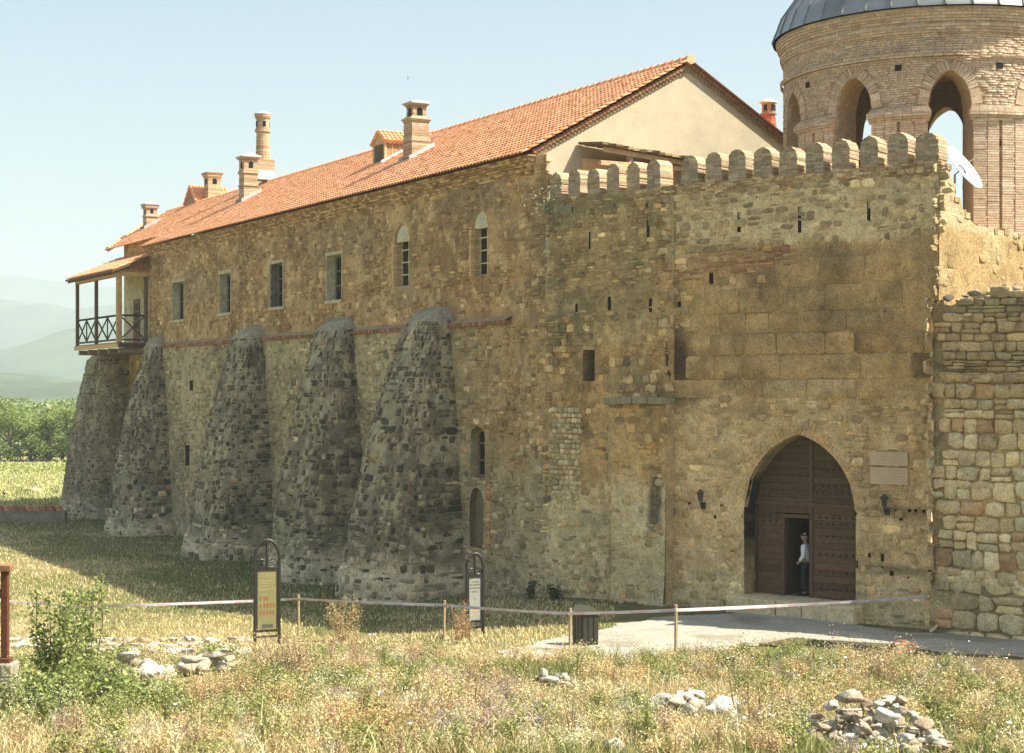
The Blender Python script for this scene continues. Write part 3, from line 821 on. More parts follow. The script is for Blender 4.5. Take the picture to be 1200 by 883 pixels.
for i, B in enumerate(butt):
    sd = 300 + i * 10
    def bc(u, v, B=B, sd=sd, i=i):
        k = (v - B.z0) / (B.z1 - B.z0)
        n1, n2 = fbm(u * .5, v * .5, sd, 4), fbm(u * 2.2, v * 2.2, sd + 1, 3)
        c = mixc(mixc(np.broadcast_to(S(114, 110, 92), u.shape + (3,)), S(92, 88, 74), sm(n1, .40, .58)), S(142, 136, 114), sm(n2, .52, .68) * .7)
        c = mixc(c, S(164, 157, 132), sm(-k + .14 * (n1 - .5), -.17, -.10) * .85)
        return mixc(c, S(122, 120, 106), sm(k, .9, .95) * .9)
    def bd(u, v, B=B, sd=sd):
        k = (v - B.z0) / (B.z1 - B.z0)
        return (fbm(u * .7, v * .7, sd + 3, 3) - .5) * .16 + .22 * sm(-k + .12 * (fbm(u * .8, v * 0, sd + 5) - .5), -.16, -.11)
    us, vs = np.linspace(0, B.L, 70), np.linspace(B.z0, B.z1, 74)
    U, V = np.meshgrid(us, vs)
    ix = np.arange(U.size).reshape(U.shape)
    D = bd(U, V) + (fbm(U * 3, V * 3, sd + 4, 3) - .5) * .06
    bo = link('buttress', mesh_np('buttress', B.p(U, V, D).reshape(-1, 3), quads=np.stack([ix[:-1, :-1], ix[:-1, 1:], ix[1:, 1:], ix[1:, :-1]], -1).reshape(-1, 4), tint=bc(U, V).reshape(-1, 3), smooth=True), M_MORTAR, BLD)
    big = (.13, .32) if i < 4 else (.10, .2)
    a = lay(0, B.L, B.z0, B.z1 - .7, big, (.16, .5) if i < 4 else (.14, .35), .04, .22, .14)
    pr = [.18, .20, .18, .14, .10, .12, .08] if i < 4 else [.04, .06, .14, .24, .24, .18, .10]
    def scol(u, v, B=B, pr=pr, sd=sd):
        c = pick(DK, len(u), p=pr)
        red = (RNG.random(len(u)) < .006)
        c[red] = S(130, 76, 52)
        k = (v - B.z0) / (B.z1 - B.z0)
        low = (k < .2) & (RNG.random(len(u)) < .7)
        c[low] = pick([S(140, 132, 108), S(112, 104, 84), S(158, 150, 126)], int(low.sum()))
        return c
    s = stone_set(B, a, bd, scol, (-.03, .05), keep=lambda u, v: RNG.random(len(u)) < .86, tilt=.05, bed=bc, blend=.15, lum=.2, jit=.13, sq=.62)
    emit(s, bo, M_STONE, most=200, minpx=7.5)
# ------------------------------------------------------------------ chimneys and dormers
def roof_hit(px, py):
    r = np.array([(px - CX) / FPX, 1, -(py - CY) / FPX]); n = NF
    k = (EAVE0 + .35 * PITCH + PITCH * np.dot(n, P_JOIN) - CAMZ) / (r[2] + PITCH * np.dot(n, r[:2]))
    q = r[:2] * k - P_JOIN
    return float(np.dot(q, UF)), float(np.dot(q, NF)), float(k)
def plane_hit(px, py, o):
    t, v = FA.uv(px, py, o); return t, v, float(FA.p(t, v, o)[1])
BRK = [1.3 * T(226, 196, 148), 1.3 * T(214, 180, 134), 1.3 * T(232, 208, 166), 1.3 * T(206, 168, 126)]
def chimney(t, o, zb, a, prof, cap, hole, tag_=None, flash=True, b=None):
    """prof: list of (z above base, half width) steps; thin brick courses stacked"""
    b = b or a
    mb = MB(); z = -.6; top = prof[-1][0]
    while z < top:
        k = np.interp(z, [p[0] for p in prof], [p[1] for p in prof]); j = random.uniform(-.006, .006)
        mb.tint(random.choice(BRK) * random.uniform(.82, 1.1)).fbox(FA, t - k - j, t + k + j, zb + z, zb + z + .062, o - k * b / a - j, o + k * b / a + j)
        mb.tint(S(120, 104, 80)).fbox(FA, t - k + .012, t + k - .012, zb + z + .062, zb + z + .074, o - k * b / a + .012, o + k * b / a - .012)
        z += .074
    ch = mb.build('chimney', M_BRICK, BLD)
    if tag_: ch['label'] = tag_
    k = prof[-1][1]
    mb = MB().tint(cap[0])
    e = k + cap[1]
    mb.fbox(FA, t - e, t + e, zb + top, zb + top + .06, o - e, o + e)
    mb.add([FA.p(t - e, zb + top + .06, o - e), FA.p(t + e, zb + top + .06, o - e), FA.p(t + e, zb + top + .06, o + e), FA.p(t - e, zb + top + .06, o + e), FA.p(t, zb + top + .06 + cap[2], o)], [(0, 1, 4), (1, 2, 4), (2, 3, 4), (3, 0, 4)])
    mb.build('chimney_cap', M_PLASTER, ch)
    if hole:
        hz, hh, hw = hole; k = float(np.interp(hz, [p[0] for p in prof], [p[1] for p in prof]))
        for F, c, oo in ((Frame(P_JOIN + UF * (t - k - .002), NF, -UF), o, 0), (Frame(P_JOIN + NF * (o + k + .002), UF, NF), t, 0)):
            MB().tint((.012, .011, .01)).prism(F, arch_poly(c - hw, c + hw, zb + hz - hh / 2, zb + hz + hh / 4, zb + hz + hh / 2, 4), -.03, .004).build('flue_dark_plate', M_PLASTER, ch)  # near-black plate on the face stands in for shade inside the flue
    if flash:
        mb = MB().tint(T(240, 234, 220)); k = prof[0][1]
        for s in (-1, 1):
            oo = np.array([o - k - .16, o + k + .16]); zz = EAVE0 + PITCH * (.35 - oo)
            tt = t + s * (k + .05)
            mb.add([FA.p(tt + dt, zz[i] + dz, oo[i]) for dt in (-.05, .05) for i in (0, 1) for dz in (.02, .26)], [(0, 1, 3, 2), (4, 6, 7, 5), (1, 5, 7, 3), (0, 4, 5, 1), (2, 3, 7, 6)])
        mb.build('flashing', M_PLASTER, ch)
    return ch
def on_roof(px, py): t, o, D = roof_hit(px, py); return t, o, roof_z(o), D
WCAP = T(250, 246, 236)
t, o, z, D = on_roof(176, 266)
chimney(t, o, z, .33, [(-.6, .34), (.55, .34), (.6, .40), (.68, .33), (1.05, .33), (1.1, .41), (1.3, .44)], (WCAP, .03, .2), (.9, .26, .09), 'small brick chimney with white pyramid cap near the far end of the roof')
t, o, z, D = on_roof(291, 234)
chimney(t, o, z, .36, [(-.6, .38), (.5, .38), (.6, .38), (.62, .45), (.72, .37), (1.3, .37), (1.34, .47), (1.45, .37), (2.0, .37), (2.05, .45), (2.15, .47)], (WCAP, .05, .26), (1.75, .34, .12), 'tall brick chimney with white pyramid cap halfway along the roof')
t, o, z, D = on_roof(488, 184)
chimney(t, o, z, .38, [(-.6, .41), (.55, .41), (.62, .46), (.70, .39), (1.38, .39), (1.42, .47), (1.52, .47), (1.56, .30), (1.95, .30), (2.0, .33), (2.12, .42)], (WCAP, .02, .14), (1.78, .36, .13), 'big brick chimney with stepped collar beside the roof dormer')
t, v, D = plane_hit(249, 226, RIDGE_O - .9)
chimney(t, RIDGE_O - .9, v - .3, .40, [(-.6, .40), (1.15, .40), (1.2, .46), (1.42, .5)], (S(120, 96, 70), .04, .02), (.75 + .2, .34, .14), 'square brick chimney with flat top behind the ridge', False)
t, v, D = plane_hit(308, 200, RIDGE_O + .2)
mb = MB()
zz = -.5
while zz < 3.05:
    r_ = float(np.interp(zz, [-.5, .55, .6, .7, 2.0, 2.05, 2.2, 2.25, 2.75, 2.8, 3.0], [.46, .46, .42, .39, .35, .44, .44, .36, .36, .42, .47]))
    c = random.choice(BRK) * random.uniform(.85, 1.08)
    if zz < .55: mb.tint(c).fbox(FA, t - .5, t + .5, v + zz, v + zz + .064, RIDGE_O - .3, RIDGE_O + .7)
    else: mb.tint(c).lathe(FA.p(t, v + zz, RIDGE_O + .2), [(r_, 0), (r_, .064)], 14)
    mb.tint(S(120, 104, 80)).lathe(FA.p(t, v + zz + .06, RIDGE_O + .2), [(r_ - .015, 0), (r_ - .015, .02)], 12)
    zz += .076
ch = mb.build('chimney', M_BRICK, BLD); ch['label'] = 'tall round brick chimney rising from the roof ridge'
MB().tint(WCAP).lathe(FA.p(t, v + 3.05, RIDGE_O + .2), [(.49, 0), (.46, .05), (.14, .16)], 14).build('chimney_cap', M_PLASTER, ch)
for ang in (-2.6, -1.2, .2):
    mb = MB().tint((.012, .011, .01)); c = FA.p(t, v + 2.5, RIDGE_O + .2) + np.array((math.cos(ang), math.sin(ang), 0)) * .352
    mb.box(c, np.array((-math.sin(ang), math.cos(ang), 0)) * .08, np.array((math.cos(ang), math.sin(ang), 0)) * .02, (0, 0, .15)); mb.build('flue_dark_plate', M_PLASTER, ch)  # solid black plate, flue shade put into its colour
mb = MB().tint(WCAP)
q0 = FA.p(t, v - .35, RIDGE_O + .2)
mb.fbox(FA, t - .53, t + .53, v - .55, v - .05, RIDGE_O - .28, RIDGE_O + .74)
mb.build('flashing', M_PLASTER, ch)
# red round chimney behind the gable
P6 = at(900.5, 165, 63.0)
mb = MB(); zz = 0
while zz < 1.42:
    r_ = float(np.interp(zz, [0, .8, .9, 1.0, 1.42], [.36, .28, .25, .25, .26]))
    sq_ = zz > 1.0
    mb.tint(T(*random.choice([(222, 128, 88), (210, 116, 80), (232, 146, 100)]) if not sq_ else (200, 170, 130)) * random.uniform(.9, 1.05)).lathe(P6 + np.array((0, 0, zz)), [(r_, 0), (r_, .065)], 14)
    zz += .07
mb.tint(T(190, 160, 124)).lathe(P6 + np.array((0, 0, .98)), [(.31, 0), (.31, .06)], 12)
ch = mb.build('chimney', M_BRICK, BLD); ch['label'] = 'round red brick chimney behind the plastered gable'
MB().tint(S(176, 166, 144)).lathe(P6 + np.array((0, 0, 1.42)), [(.36, 0), (.33, .06), (.03, .18)], 12).build('chimney_cap', M_PLASTER, ch)
for ang in (-2.2, -1.57 + .5, -.4): MB().tint((.02, .018, .015)).box(P6 + np.array((math.cos(ang) * .235, math.sin(ang) * .235, 1.22)), np.array((-math.sin(ang), math.cos(ang), 0)) * .06, np.array((math.cos(ang), math.sin(ang), 0)) * .03, (0, 0, .11)).build('flue_dark_plate', M_PLASTER, ch)  # black blocks paint the shade of the flue mouths

def dormer(t0, t1, of, h, label):
    z0 = roof_z(of); oe = of - (h + .1) / PITCH
    tc = (t0 + t1) / 2; zt = z0 + h; zr = zt + (t1 - t0) * .42
    orr = of - (zr - z0) / PITCH
    mb = MB().tint(T(222, 170, 112))
    mb.add([FA.p(t0, z0 - .1, of), FA.p(t0, zt, of), FA.p(t0, zt, oe), FA.p(t0, z0 - .1, of - .2)], [(0, 1, 2, 3)])
    mb.add([FA.p(t1, z0 - .1, of), FA.p(t1, zt, of), FA.p(t1, zt, oe)], [(0, 1, 2)])
    mb.tint(S(150, 130, 96)).add([FA.p(t0, z0 - .1, of), FA.p(t1, z0 - .1, of), FA.p(t1, zt, of), FA.p(tc, zr, of), FA.p(t0, zt, of)], [(0, 1, 2, 3, 4)])
    d = mb.build('dormer', M_WOOD, BLD); d['label'] = label
    mb = MB().tint(S(160, 140, 100))
    for k in range(1, 4): mb.fbox(Frame(P_JOIN + UF * (t0 - .005), NF, -UF), of - .35 * k - .015, of - .35 * k + .015, z0 - .1 + .19 * k, zt, -.01, .008)
    mb.fbox(FA, t0 - .03, t0 + .08, z0 - .1, zt, of - .06, of + .03).fbox(FA, t1 - .08, t1 + .03, z0 - .1, zt, of - .06, of + .03)
    mb.build('dormer_trim', M_WOOD, d)
    mb = MB().tint(S(70, 62, 48)); mb.fbox(FA, t0 + .16, t1 - .16, z0 + .12, zt - .08, of - .02, of + .02)
    mb.build('shutter', M_WOOD, d)
    mb = MB()
    for s, (ta, tb) in ((0, (t0 - .14, tc)), (1, (t1 + .14, tc))):
        za = zt - .06
        n = max(4, int((of + .12 - orr) / .2)); m = 4
        for i in range(n):
            for j in range(m):
                oa = of + .12 - (of + .12 - orr) * i / n; ob = of + .12 - (of + .12 - orr) * (i + 1) / n
                ka, kb = j / m, (j + 1.15) / m
                pa = np.array(FA.p(ta + (tb - ta) * ka, za + (zr - za) * ka + .05, (oa + ob) / 2)); pb = np.array(FA.p(ta + (tb - ta) * min(kb, 1), za + (zr - za) * min(kb, 1) + .02, (oa + ob) / 2))
                mb.tint(random.choice(TILEP)).tube([pa, pb], [.11, .09], 6)
    mb.build('dormer_roof', M_TILE, d, kind='stuff')
    mb = MB().tint(WCAP)
    oo = np.array([of - .9, of + .25]); z_ = roof_z(oo)
    mb.add([FA.p(t0 - .1 + dt, z_[i] + dz, oo[i]) for dt in (-.06, .06) for i in (0, 1) for dz in (.03, .2)], [(0, 1, 3, 2), (4, 6, 7, 5), (1, 5, 7, 3), (0, 4, 5, 1), (2, 3, 7, 6)])
    mb.build('flashing', M_PLASTER, d)
t, o, z, D = on_roof(444, 193)
dormer(t - .62, t + .55, o, .92, 'wooden dormer with small tiled gable roof beside the big chimney')
t, v, D = plane_hit(234, 228, RIDGE_O - .5)
d2 = MB().tint(S(120, 90, 64)).prism(FA, [(t - 1.0, v - .6), (t + 1.0, v - .6), (t + .0, v + .42)], RIDGE_O - 2.2, RIDGE_O + .1).build('dormer', M_WOOD, BLD); d2['label'] = 'tiled gable of a dormer just showing over the ridge'
for s in (-1, 1):
    mb = MB()
    for j in range(4):
        for i in range(12):
            k, k_ = j / 4, min(1, (j + 1.2) / 4)
            mb.tint(random.choice(TILEP)).tube([FA.p(t + s * 1.1 * (1 - k), v - .62 + 1.1 * k + .06, RIDGE_O + .1 - .2 * i), FA.p(t + s * 1.1 * (1 - k_), v - .62 + 1.1 * k_ + .03, RIDGE_O + .1 - .2 * i)], [.11, .09], 6)
    mb.build('dormer_roof', M_TILE, d2, kind='stuff')

# ------------------------------------------------------------------ wooden balcony at the far end
TN, TFAR, OB = LA + .12, 49.6, 1.68
ZD, ZB, ZR = 8.62, 12.12, 10.05
WD, WL, WDK = S(86, 72, 54), S(176, 146, 100), S(60, 52, 42)
mb = MB()
for k in range(9):
    o0 = -1.1 + (OB + 1.12) * k / 9
    mb.tint(S(120, 96, 64) * random.uniform(.85, 1.1)).fbox(FA, TN, TFAR, ZD - .05, ZD, o0 + .006, o0 + (OB + 1.12) / 9 - .006)
mb.tint(S(188, 152, 104)).fbox(FA, TN - .06, TFAR, ZD - .28, ZD - .06, OB - .02, OB + .06)
mb.tint(WDK).fbox(FA, TN - .06, TN + .08, ZD - .28, ZD - .06, -.02, OB - .02)
balc = mb.build('balcony', M_WOOD, BLD)
balc['label'] = 'covered wooden balcony with cross-braced railing at the far corner'
mb = MB().tint(S(112, 104, 86))
for tt in np.linspace(TN + .3, TFAR - .3, 5): mb.fbox(FA, tt - .13, tt + .13, ZD - .55, ZD - .285, -1.1, OB - .15)
mb.build('joists', M_WOOD, balc)
posts = [(TN + .1, OB - .1, .13, WL * .8), ((TN + TFAR) / 2 + .2, OB - .1, .085, WD), (TFAR - .12, OB - .1, .085, WD), (TN + .1, .12, .09, WD)]
for tt, oo, w, c in posts: MB().tint(c).fbox(FA, tt - w, tt + w, ZD, ZB, oo - w, oo + w).build('post', M_WOOD, balc)
def railing(a, b, nx):
    a, b = np.array(a), np.array(b)
    mb = MB().tint(WDK)
    P = lambda k, z: FA.p(a[0] + (b[0] - a[0]) * k, z, a[1] + (b[1] - a[1]) * k)
    for z in (ZD + .14, ZR, ZR - .0): mb.bar(P(0, z), P(1, z), .09, .1)
    for i in range(nx):
        k0, k1 = i / nx, (i + 1) / nx
        mb.bar(P(k0, ZD + .18), P(k1, ZR - .05), .06, .07).bar(P(k0, ZR - .05), P(k1, ZD + .18), .05, .07)
        if i: mb.bar(P(k0, ZD + .1), P(k0, ZR), .06, .06, (1, 0, 0))
    mb.build('railing', M_WOOD, balc)
railing((TN + .2, OB - .1), ((TN + TFAR) / 2 + .1, OB - .1), 2)
railing(((TN + TFAR) / 2 + .3, OB - .1), (TFAR - .2, OB - .1), 2)
railing((TN + .1, .2), (TN + .1, OB - .2), 1)
mb = MB().tint(WL).fbox(FA, TN - .05, TFAR, ZB, ZB + .26, OB - .22, OB).fbox(FA, TN - .03, TN + .15, ZB + .02, ZB + .24, -.02, OB - .23)
mb.tint(S(130, 106, 72)).fbox(FA, TN - .08, TN + .1, ZB + .26, ZB + .36, -.02, OB + .2)
mb.build('beam', M_WOOD, balc)
ez = lambda o: 13.26 - .416 * o
mb = MB().tint(S(126, 96, 62))
mb.add([FA.p(TN, ZB + .25, -.02), FA.p(TN, ZB + .25, OB + .1), FA.p(TN, ez(OB + .1) - .12, OB + .1), FA.p(TN, ez(0) - .12, -.02)], [(0, 1, 2, 3)])
for k in range(1, 6): mb.tint(S(96, 74, 50)).fbox(FA, TN - .012, TN + .01, ZB + .25, ez(OB * k / 6) - .12, OB * k / 6 - .012, OB * k / 6 + .012)
mb.build('gable_boards', M_WOOD, balc)
mb = MB().tint(S(84, 62, 42))
te, tf = TN - .45, TFAR + .55
mb.add([FA.p(t_, ez(o_) + dz, o_) for dz in (-.1, 0) for o_ in (-1.1, OB + .42) for t_ in (te, tf)], [(0, 1, 3, 2), (4, 6, 7, 5), (0, 4, 5, 1), (2, 3, 7, 6), (0, 2, 6, 4), (1, 5, 7, 3)])
for tt in np.arange(te + .2, tf, .55): mb.tint(S(104, 78, 52)).add([FA.p(tt + a, ez(o_) - .1 - dz, o_) for dz in (.14, 0) for o_ in (OB - .2, OB + .36) for a in (-.05, .05)], [(0, 1, 3, 2), (4, 6, 7, 5), (0, 4, 5, 1), (2, 3, 7, 6), (0, 2, 6, 4), (1, 5, 7, 3)])
broof = mb.build('balcony_roof', M_WOOD, balc)
br = bpy.data.objects['balcony_roof']
V, Q, C, n = [], [], [], 0
rg = np.random.default_rng(5)
A = np.linspace(0, np.pi, 5)
for tt in np.arange(te + .1, tf, .235):
    for oo in np.arange(OB + .42, -1.0, -.36):
        lo = FA.p(tt + .095 * np.cos(A), ez(oo) + .05 + .085 * np.sin(A), np.full(5, oo)); hi = FA.p(tt + .08 * np.cos(A), ez(oo - .42) + .01 + .075 * np.sin(A), np.full(5, oo - .42))
        V += [lo, hi]; Q += [(n + i, n + i + 1, n + 5 + i + 1, n + 5 + i) for i in range(4)]
        C.append(np.repeat(TILEP[rg.integers(5)][None] * rg.normal(.97, .08), 10, 0)); n += 10
br['label'] = 'lean-to roof of red clay tiles'
tl = mesh_np('balcony_tiles', np.concatenate(V), quads=Q, tint=np.concatenate(C)); tl.materials.append(M_TILE)
to = bpy.data.objects.new('balcony_tiles', tl); COL.objects.link(to); adopt(to, balc); to['kind'] = 'stuff'
for x0, x1 in ((1.0, 2.1), (5.2, 6.3)):                 # doors onto the balcony
    mb = MB().tint(S(112, 74, 48)).fbox(FA2, x0, x1, ZD, ZD + 2.6, -.02, .06)
    for k in range(3): mb.tint(S(52, 48, 40)).fbox(FA2, x0 + .14, x1 - .14, ZD + .95 + .5 * k, ZD + 1.37 + .5 * k, .04, .07)
    mb.build('balcony_door', M_WOOD, balc)

# ------------------------------------------------------------------ merlons
def merlon(F, u, w, vb, vt, parent, th=.55, pal=None, name='merlon'):
    mb = MB(); z = vb - .12; r = w / 2; vs_ = vt - r * .95
    i = 0
    pal = [np.array(c) for c in ((.47, .37, .24), (.40, .30, .195), (.52, .425, .29), (.36, .28, .19), (.45, .32, .215))]
    while z < vt - .02:
        h = random.uniform(.05, .068)
        k = r if z < vs_ else r * math.sqrt(max(0.04, 1 - ((z + h * .4 - vs_) / (vt - vs_)) ** 2))
        cut = [-k] + ([random.uniform(-.25, .25) * k] if k > .12 else []) + [k]
        for a, b in zip(cut[:-1], cut[1:]):
            j = random.uniform(-.022, .016)
            if z > vs_ and random.random() < .10: continue
            mb.tint(random.choice(pal) * random.uniform(.82, 1.15)).fbox(F, u + a + .004 - (a == -k) * j, u + b - .004 + (b == k) * j, z, z + h - .008, -th + random.uniform(-.01, .01), random.uniform(-.012, .014))
        mb.tint(S(150, 138, 110)).fbox(F, u - k + .014, u + k - .014, z - .012, z + h + .004, -th + .015, -.012)
        z += h; i += 1
    if pal is not None:                                  # worn lime skin on the rounded top
        n = 8; A = np.linspace(random.uniform(.1, .7), np.pi - random.uniform(.1, .9), n)
        vs2 = [F.p(u + (r + .006) * math.cos(a), vs_ + (vt - vs_ + .008) * math.sin(a), d) for d in (.012, -th - .01) for a in A]
        mb.tint((.46, .385, .265)).add(vs2, [(i, i + 1, n + i + 1, n + i) for i in range(n - 1)])
    return mb.build(name, M_BRICK, parent)

# ------------------------------------------------------------------ gate wall block (gate front, sunlit return, passage)
GATE = thing('gate_wall', 'tall crenellated gate wall with pointed arched gateway and worn ashlar courses', 'wall', tuple(P_CORNER + UG * 3.95) + (-.2,))
uL, _ = FC.uv(872, 650); uR, _ = FC.uv(1003, 650)
GU0, GU1 = min(uL, uR), max(uL, uR)
GV0, GVS, GVA = .26, 2.75, 4.86
gate_poly = arch_poly(GU0, GU1, GV0 - .3, GVS, GVA, 10, .5)
def dC(u, v): return .12 * (1 - sm(v, -.4, 1.7)) + .04 * sm(u, 7.6, 8.3) * 0
def dC_skin(u, v):
    f = 1 - .75 * ((v > 5.8) & (v < 10.1))
    return dC(u, v) + ((fbm(u * .8, v * .8, 111, 3) - .5) * .07 + (fbm(u * 3.4, v * 3.4, 112, 3) - .5) * .05) * f
def ash_left(v): return np.interp(v, [5.7, 7.3, 7.31, 8.8, 8.81, 10.1], [8.3, 8.3, 7.3, 6.6, 4.9, 4.2])
def is_ash(u, v): return (v > 5.82 + .12 * (fbm(u * .7, v * 0, 113) - .5)) & (v < 10.12) & (u < ash_left(v) + (fbm(u * 0, v * 1.3, 114) - .5) * 1.2)
def blob(u, v, F, px, py, ru, rv, seed=0):
    cu, cv = F.uv(px, py)
    q = ((u - cu) / ru) ** 2 + ((v - cv) / rv) ** 2
    return np.clip(1.25 - q * (.5 + 1.1 * fbm(u * 2.6 + seed, v * 2.6, 400 + seed, 4)), 0, 1) ** .8 * (q < 3)
def cC(u, v):
    n1, n2, n3 = fbm(u * .5, v * .5, 115, 4), fbm(u * 2.1, v * 2.1, 116, 4), fbm(u * 1.2, v * .35, 117, 4)
    base = mixc(mixc(np.broadcast_to(S(168, 148, 106), u.shape + (3,)), S(146, 126, 88), sm(n1, .42, .62)), S(188, 172, 132), sm(n2, .52, .7) * .6)
    mid = mixc(mixc(np.broadcast_to(S(140, 116, 74), u.shape + (3,)), S(110, 92, 60), sm(n3, .45, .65)), S(160, 138, 94), sm(n2, .52, .7) * .5)
    top = mixc(mixc(np.broadcast_to(S(174, 160, 126), u.shape + (3,)), S(150, 137, 104), sm(n1, .45, .6)), S(194, 181, 148), sm(n2, .55, .7) * .6)
    c = mixc(base, mid, sm(v + (n1 - .5) * .5, 5.7, 6.0))
    c = mixc(c, top, sm(v + (n1 - .5) * .7 - .22 * np.clip(u - 4.2, 0, 9) * 0, 9.95, 10.25))
    c = mixc(c, S(170, 160, 124), sm(-v + (n2 - .5) * .8, -1.6, -.4) * .55)
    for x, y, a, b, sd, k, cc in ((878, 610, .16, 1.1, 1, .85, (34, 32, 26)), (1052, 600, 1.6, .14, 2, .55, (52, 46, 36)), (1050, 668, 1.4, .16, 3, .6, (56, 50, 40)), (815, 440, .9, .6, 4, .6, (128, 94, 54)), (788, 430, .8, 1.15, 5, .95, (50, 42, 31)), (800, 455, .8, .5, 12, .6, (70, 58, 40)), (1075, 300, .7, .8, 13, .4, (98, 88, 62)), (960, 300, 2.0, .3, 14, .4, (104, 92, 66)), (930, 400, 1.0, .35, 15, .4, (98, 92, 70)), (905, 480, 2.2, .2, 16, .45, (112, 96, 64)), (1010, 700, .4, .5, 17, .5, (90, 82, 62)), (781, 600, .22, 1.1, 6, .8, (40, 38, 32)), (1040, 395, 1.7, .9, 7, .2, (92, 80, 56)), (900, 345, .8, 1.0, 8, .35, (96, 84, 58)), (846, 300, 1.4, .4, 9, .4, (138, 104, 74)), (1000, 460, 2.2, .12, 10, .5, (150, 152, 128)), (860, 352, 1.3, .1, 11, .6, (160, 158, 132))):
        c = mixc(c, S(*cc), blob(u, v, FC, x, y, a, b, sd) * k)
    return c
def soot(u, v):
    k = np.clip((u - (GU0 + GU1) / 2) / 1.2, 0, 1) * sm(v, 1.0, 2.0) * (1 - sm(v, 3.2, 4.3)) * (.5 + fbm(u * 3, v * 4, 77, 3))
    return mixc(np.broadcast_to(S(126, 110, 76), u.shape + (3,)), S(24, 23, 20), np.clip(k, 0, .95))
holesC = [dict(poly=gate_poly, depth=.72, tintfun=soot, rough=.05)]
for x, y, w_, h_ in ((1003, 600, 4, 9), (1028, 601, 4, 6), (1051, 600, 6, 5), (1066, 600, 4, 6), (1073, 599, 3, 6), (1083, 600, 4, 5), (1098, 600, 5, 4), (1056, 608, 4, 5), (1004, 662, 3, 10), (1019, 652, 3, 8), (1034, 654, 4, 9), (1034, 667, 3, 7), (1045, 672, 4, 6), (1066, 676, 5, 5), (1090, 672, 4, 7), (808, 590, 3, 5), (846, 592, 4, 5), (838, 606, 3, 4)):
    holesC.append(dict(poly=pxrect(FC, x - w_ / 2, y - h_ / 2, x + w_ / 2, y + h_ / 2), depth=.12, tint=S(50, 44, 34), back=S(34, 30, 24), rough=.04))
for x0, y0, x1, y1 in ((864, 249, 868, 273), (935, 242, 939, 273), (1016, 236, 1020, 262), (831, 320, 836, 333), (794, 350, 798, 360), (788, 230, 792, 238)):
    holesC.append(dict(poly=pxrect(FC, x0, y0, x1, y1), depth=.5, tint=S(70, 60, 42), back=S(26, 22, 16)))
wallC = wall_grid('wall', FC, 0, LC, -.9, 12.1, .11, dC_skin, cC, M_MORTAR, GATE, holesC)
ash = lay(.02, 8.6, 5.86, 10.08, (.52, .76), (.7, 1.55), .018, .0, 0)
def scAsh(u, v):
    n1, n2 = fbm(u * .5, v * .5, 118, 3), fbm(u * 1.3, v * .4, 119, 3)
    c = pick([S(142, 118, 76), S(130, 108, 70), S(150, 126, 84), S(122, 104, 70), S(146, 116, 72)], len(u), var=.07)
    c = mixc(c, S(98, 86, 62), sm(n2, .5, .66) * .6)
    return mixc(c, S(132, 90, 46), blob(u, v, FC, 815, 440, 1.0, .7, 4) * .7)
bl = stone_set(FC, ash, dC, scAsh, (.004, .03), holesC, keep=lambda u, v: is_ash(u, v), bed=cC, blend=.8, lum=.05, vbed=.8, K=8, sq=.22, jit=.02, dome=.10, tilt=.006)
u_ok = bl['a'][:, 0] - bl['a'][:, 2] / 2 > -.02
for k in ('V', 'c', 'a'): bl[k] = bl[k][u_ok]
emit(bl, wallC, M_ASHLAR, one='ashlar_block', rest='ashlar_rest', most=300, minpx=8)
rub = lay(.05, LC - .05, -.7, 5.85, (.12, .30), (.16, .48), .02, .25, .1)
pal_lo = [S(158, 134, 90), S(140, 116, 74), S(172, 152, 108), S(124, 104, 70), S(150, 120, 74), S(138, 128, 96)]
def keep_lo(u, v): return RNG.random(len(u)) < np.where(v < 1.5, .95, .8)
s1 = stone_set(FC, rub, dC, lambda u, v: pick(pal_lo, len(u)), (-.02, .045), holesC, keep=keep_lo, margin=.05, bed=cC, blend=.5, jit=.13, sq=.62, lum=.2)
rub2 = lay(.05, LC - .05, 10.1, 12.0, (.15, .30), (.18, .46), .05, .15, .08)
s2_ = stone_set(FC, rub2, dC, lambda u, v: pick([S(104, 94, 68), S(128, 116, 84), S(148, 132, 96), S(88, 78, 56), S(162, 150, 116)], len(u)), (-.005, .045), holesC, keep=lambda u, v: RNG.random(len(u)) < .95, sq=.65, bed=cC, blend=.35, lum=.15, jit=.12)
rub3 = lay(4.4, LC, 5.9, 10.1, (.14, .28), (.2, .45), .02, .2, .06)
s3_ = stone_set(FC, rub3, dC, lambda u, v: pick(pal_lo, len(u)), (-.02, .03), holesC, bed=cC, blend=.5, jit=.12, keep=lambda u, v: ~is_ash(u, v) & ~is_ash(u - .4, v) & (RNG.random(len(u)) < .8))
emit([s1, s2_, s3_], wallC, M_STONE, most=300, minpx=8)
cu0, _ = FC.uv(926, 300); cu1, _ = FC.uv(776, 300)
bk_ = lay(cu0, cu1, 9.3, 10.15, (.062, .07), (.2, .28), .014, 0, .03)
s4_ = stone_set(FC, bk_, dC, lambda u, v: pick([S(134, 94, 66), S(120, 84, 60), S(144, 108, 76), S(136, 112, 80), S(126, 104, 74)], len(u)), (.0, .03), holesC, K=4, jit=0, dome=.1, keep=lambda u, v: (v < 9.62 + .18 * (9 - u) * .9) & (v > 9.05 + .12 * (9 - u)) & (RNG.random(len(u)) < .9))
bk2 = lay(.02, LC, 11.72, 12.08, (.062, .07), (.2, .28), .014, 0, .0)
s5_ = stone_set(FC, bk2, dC, lambda u, v: pick([S(140, 112, 76), S(126, 98, 66), S(152, 134, 98), S(118, 100, 74)], len(u)), (.0, .03), holesC, K=4, jit=0, dome=.1, keep=lambda u, v: (v > 11.86 - .5 * fbm(u * .7, 0 * v, 121)))
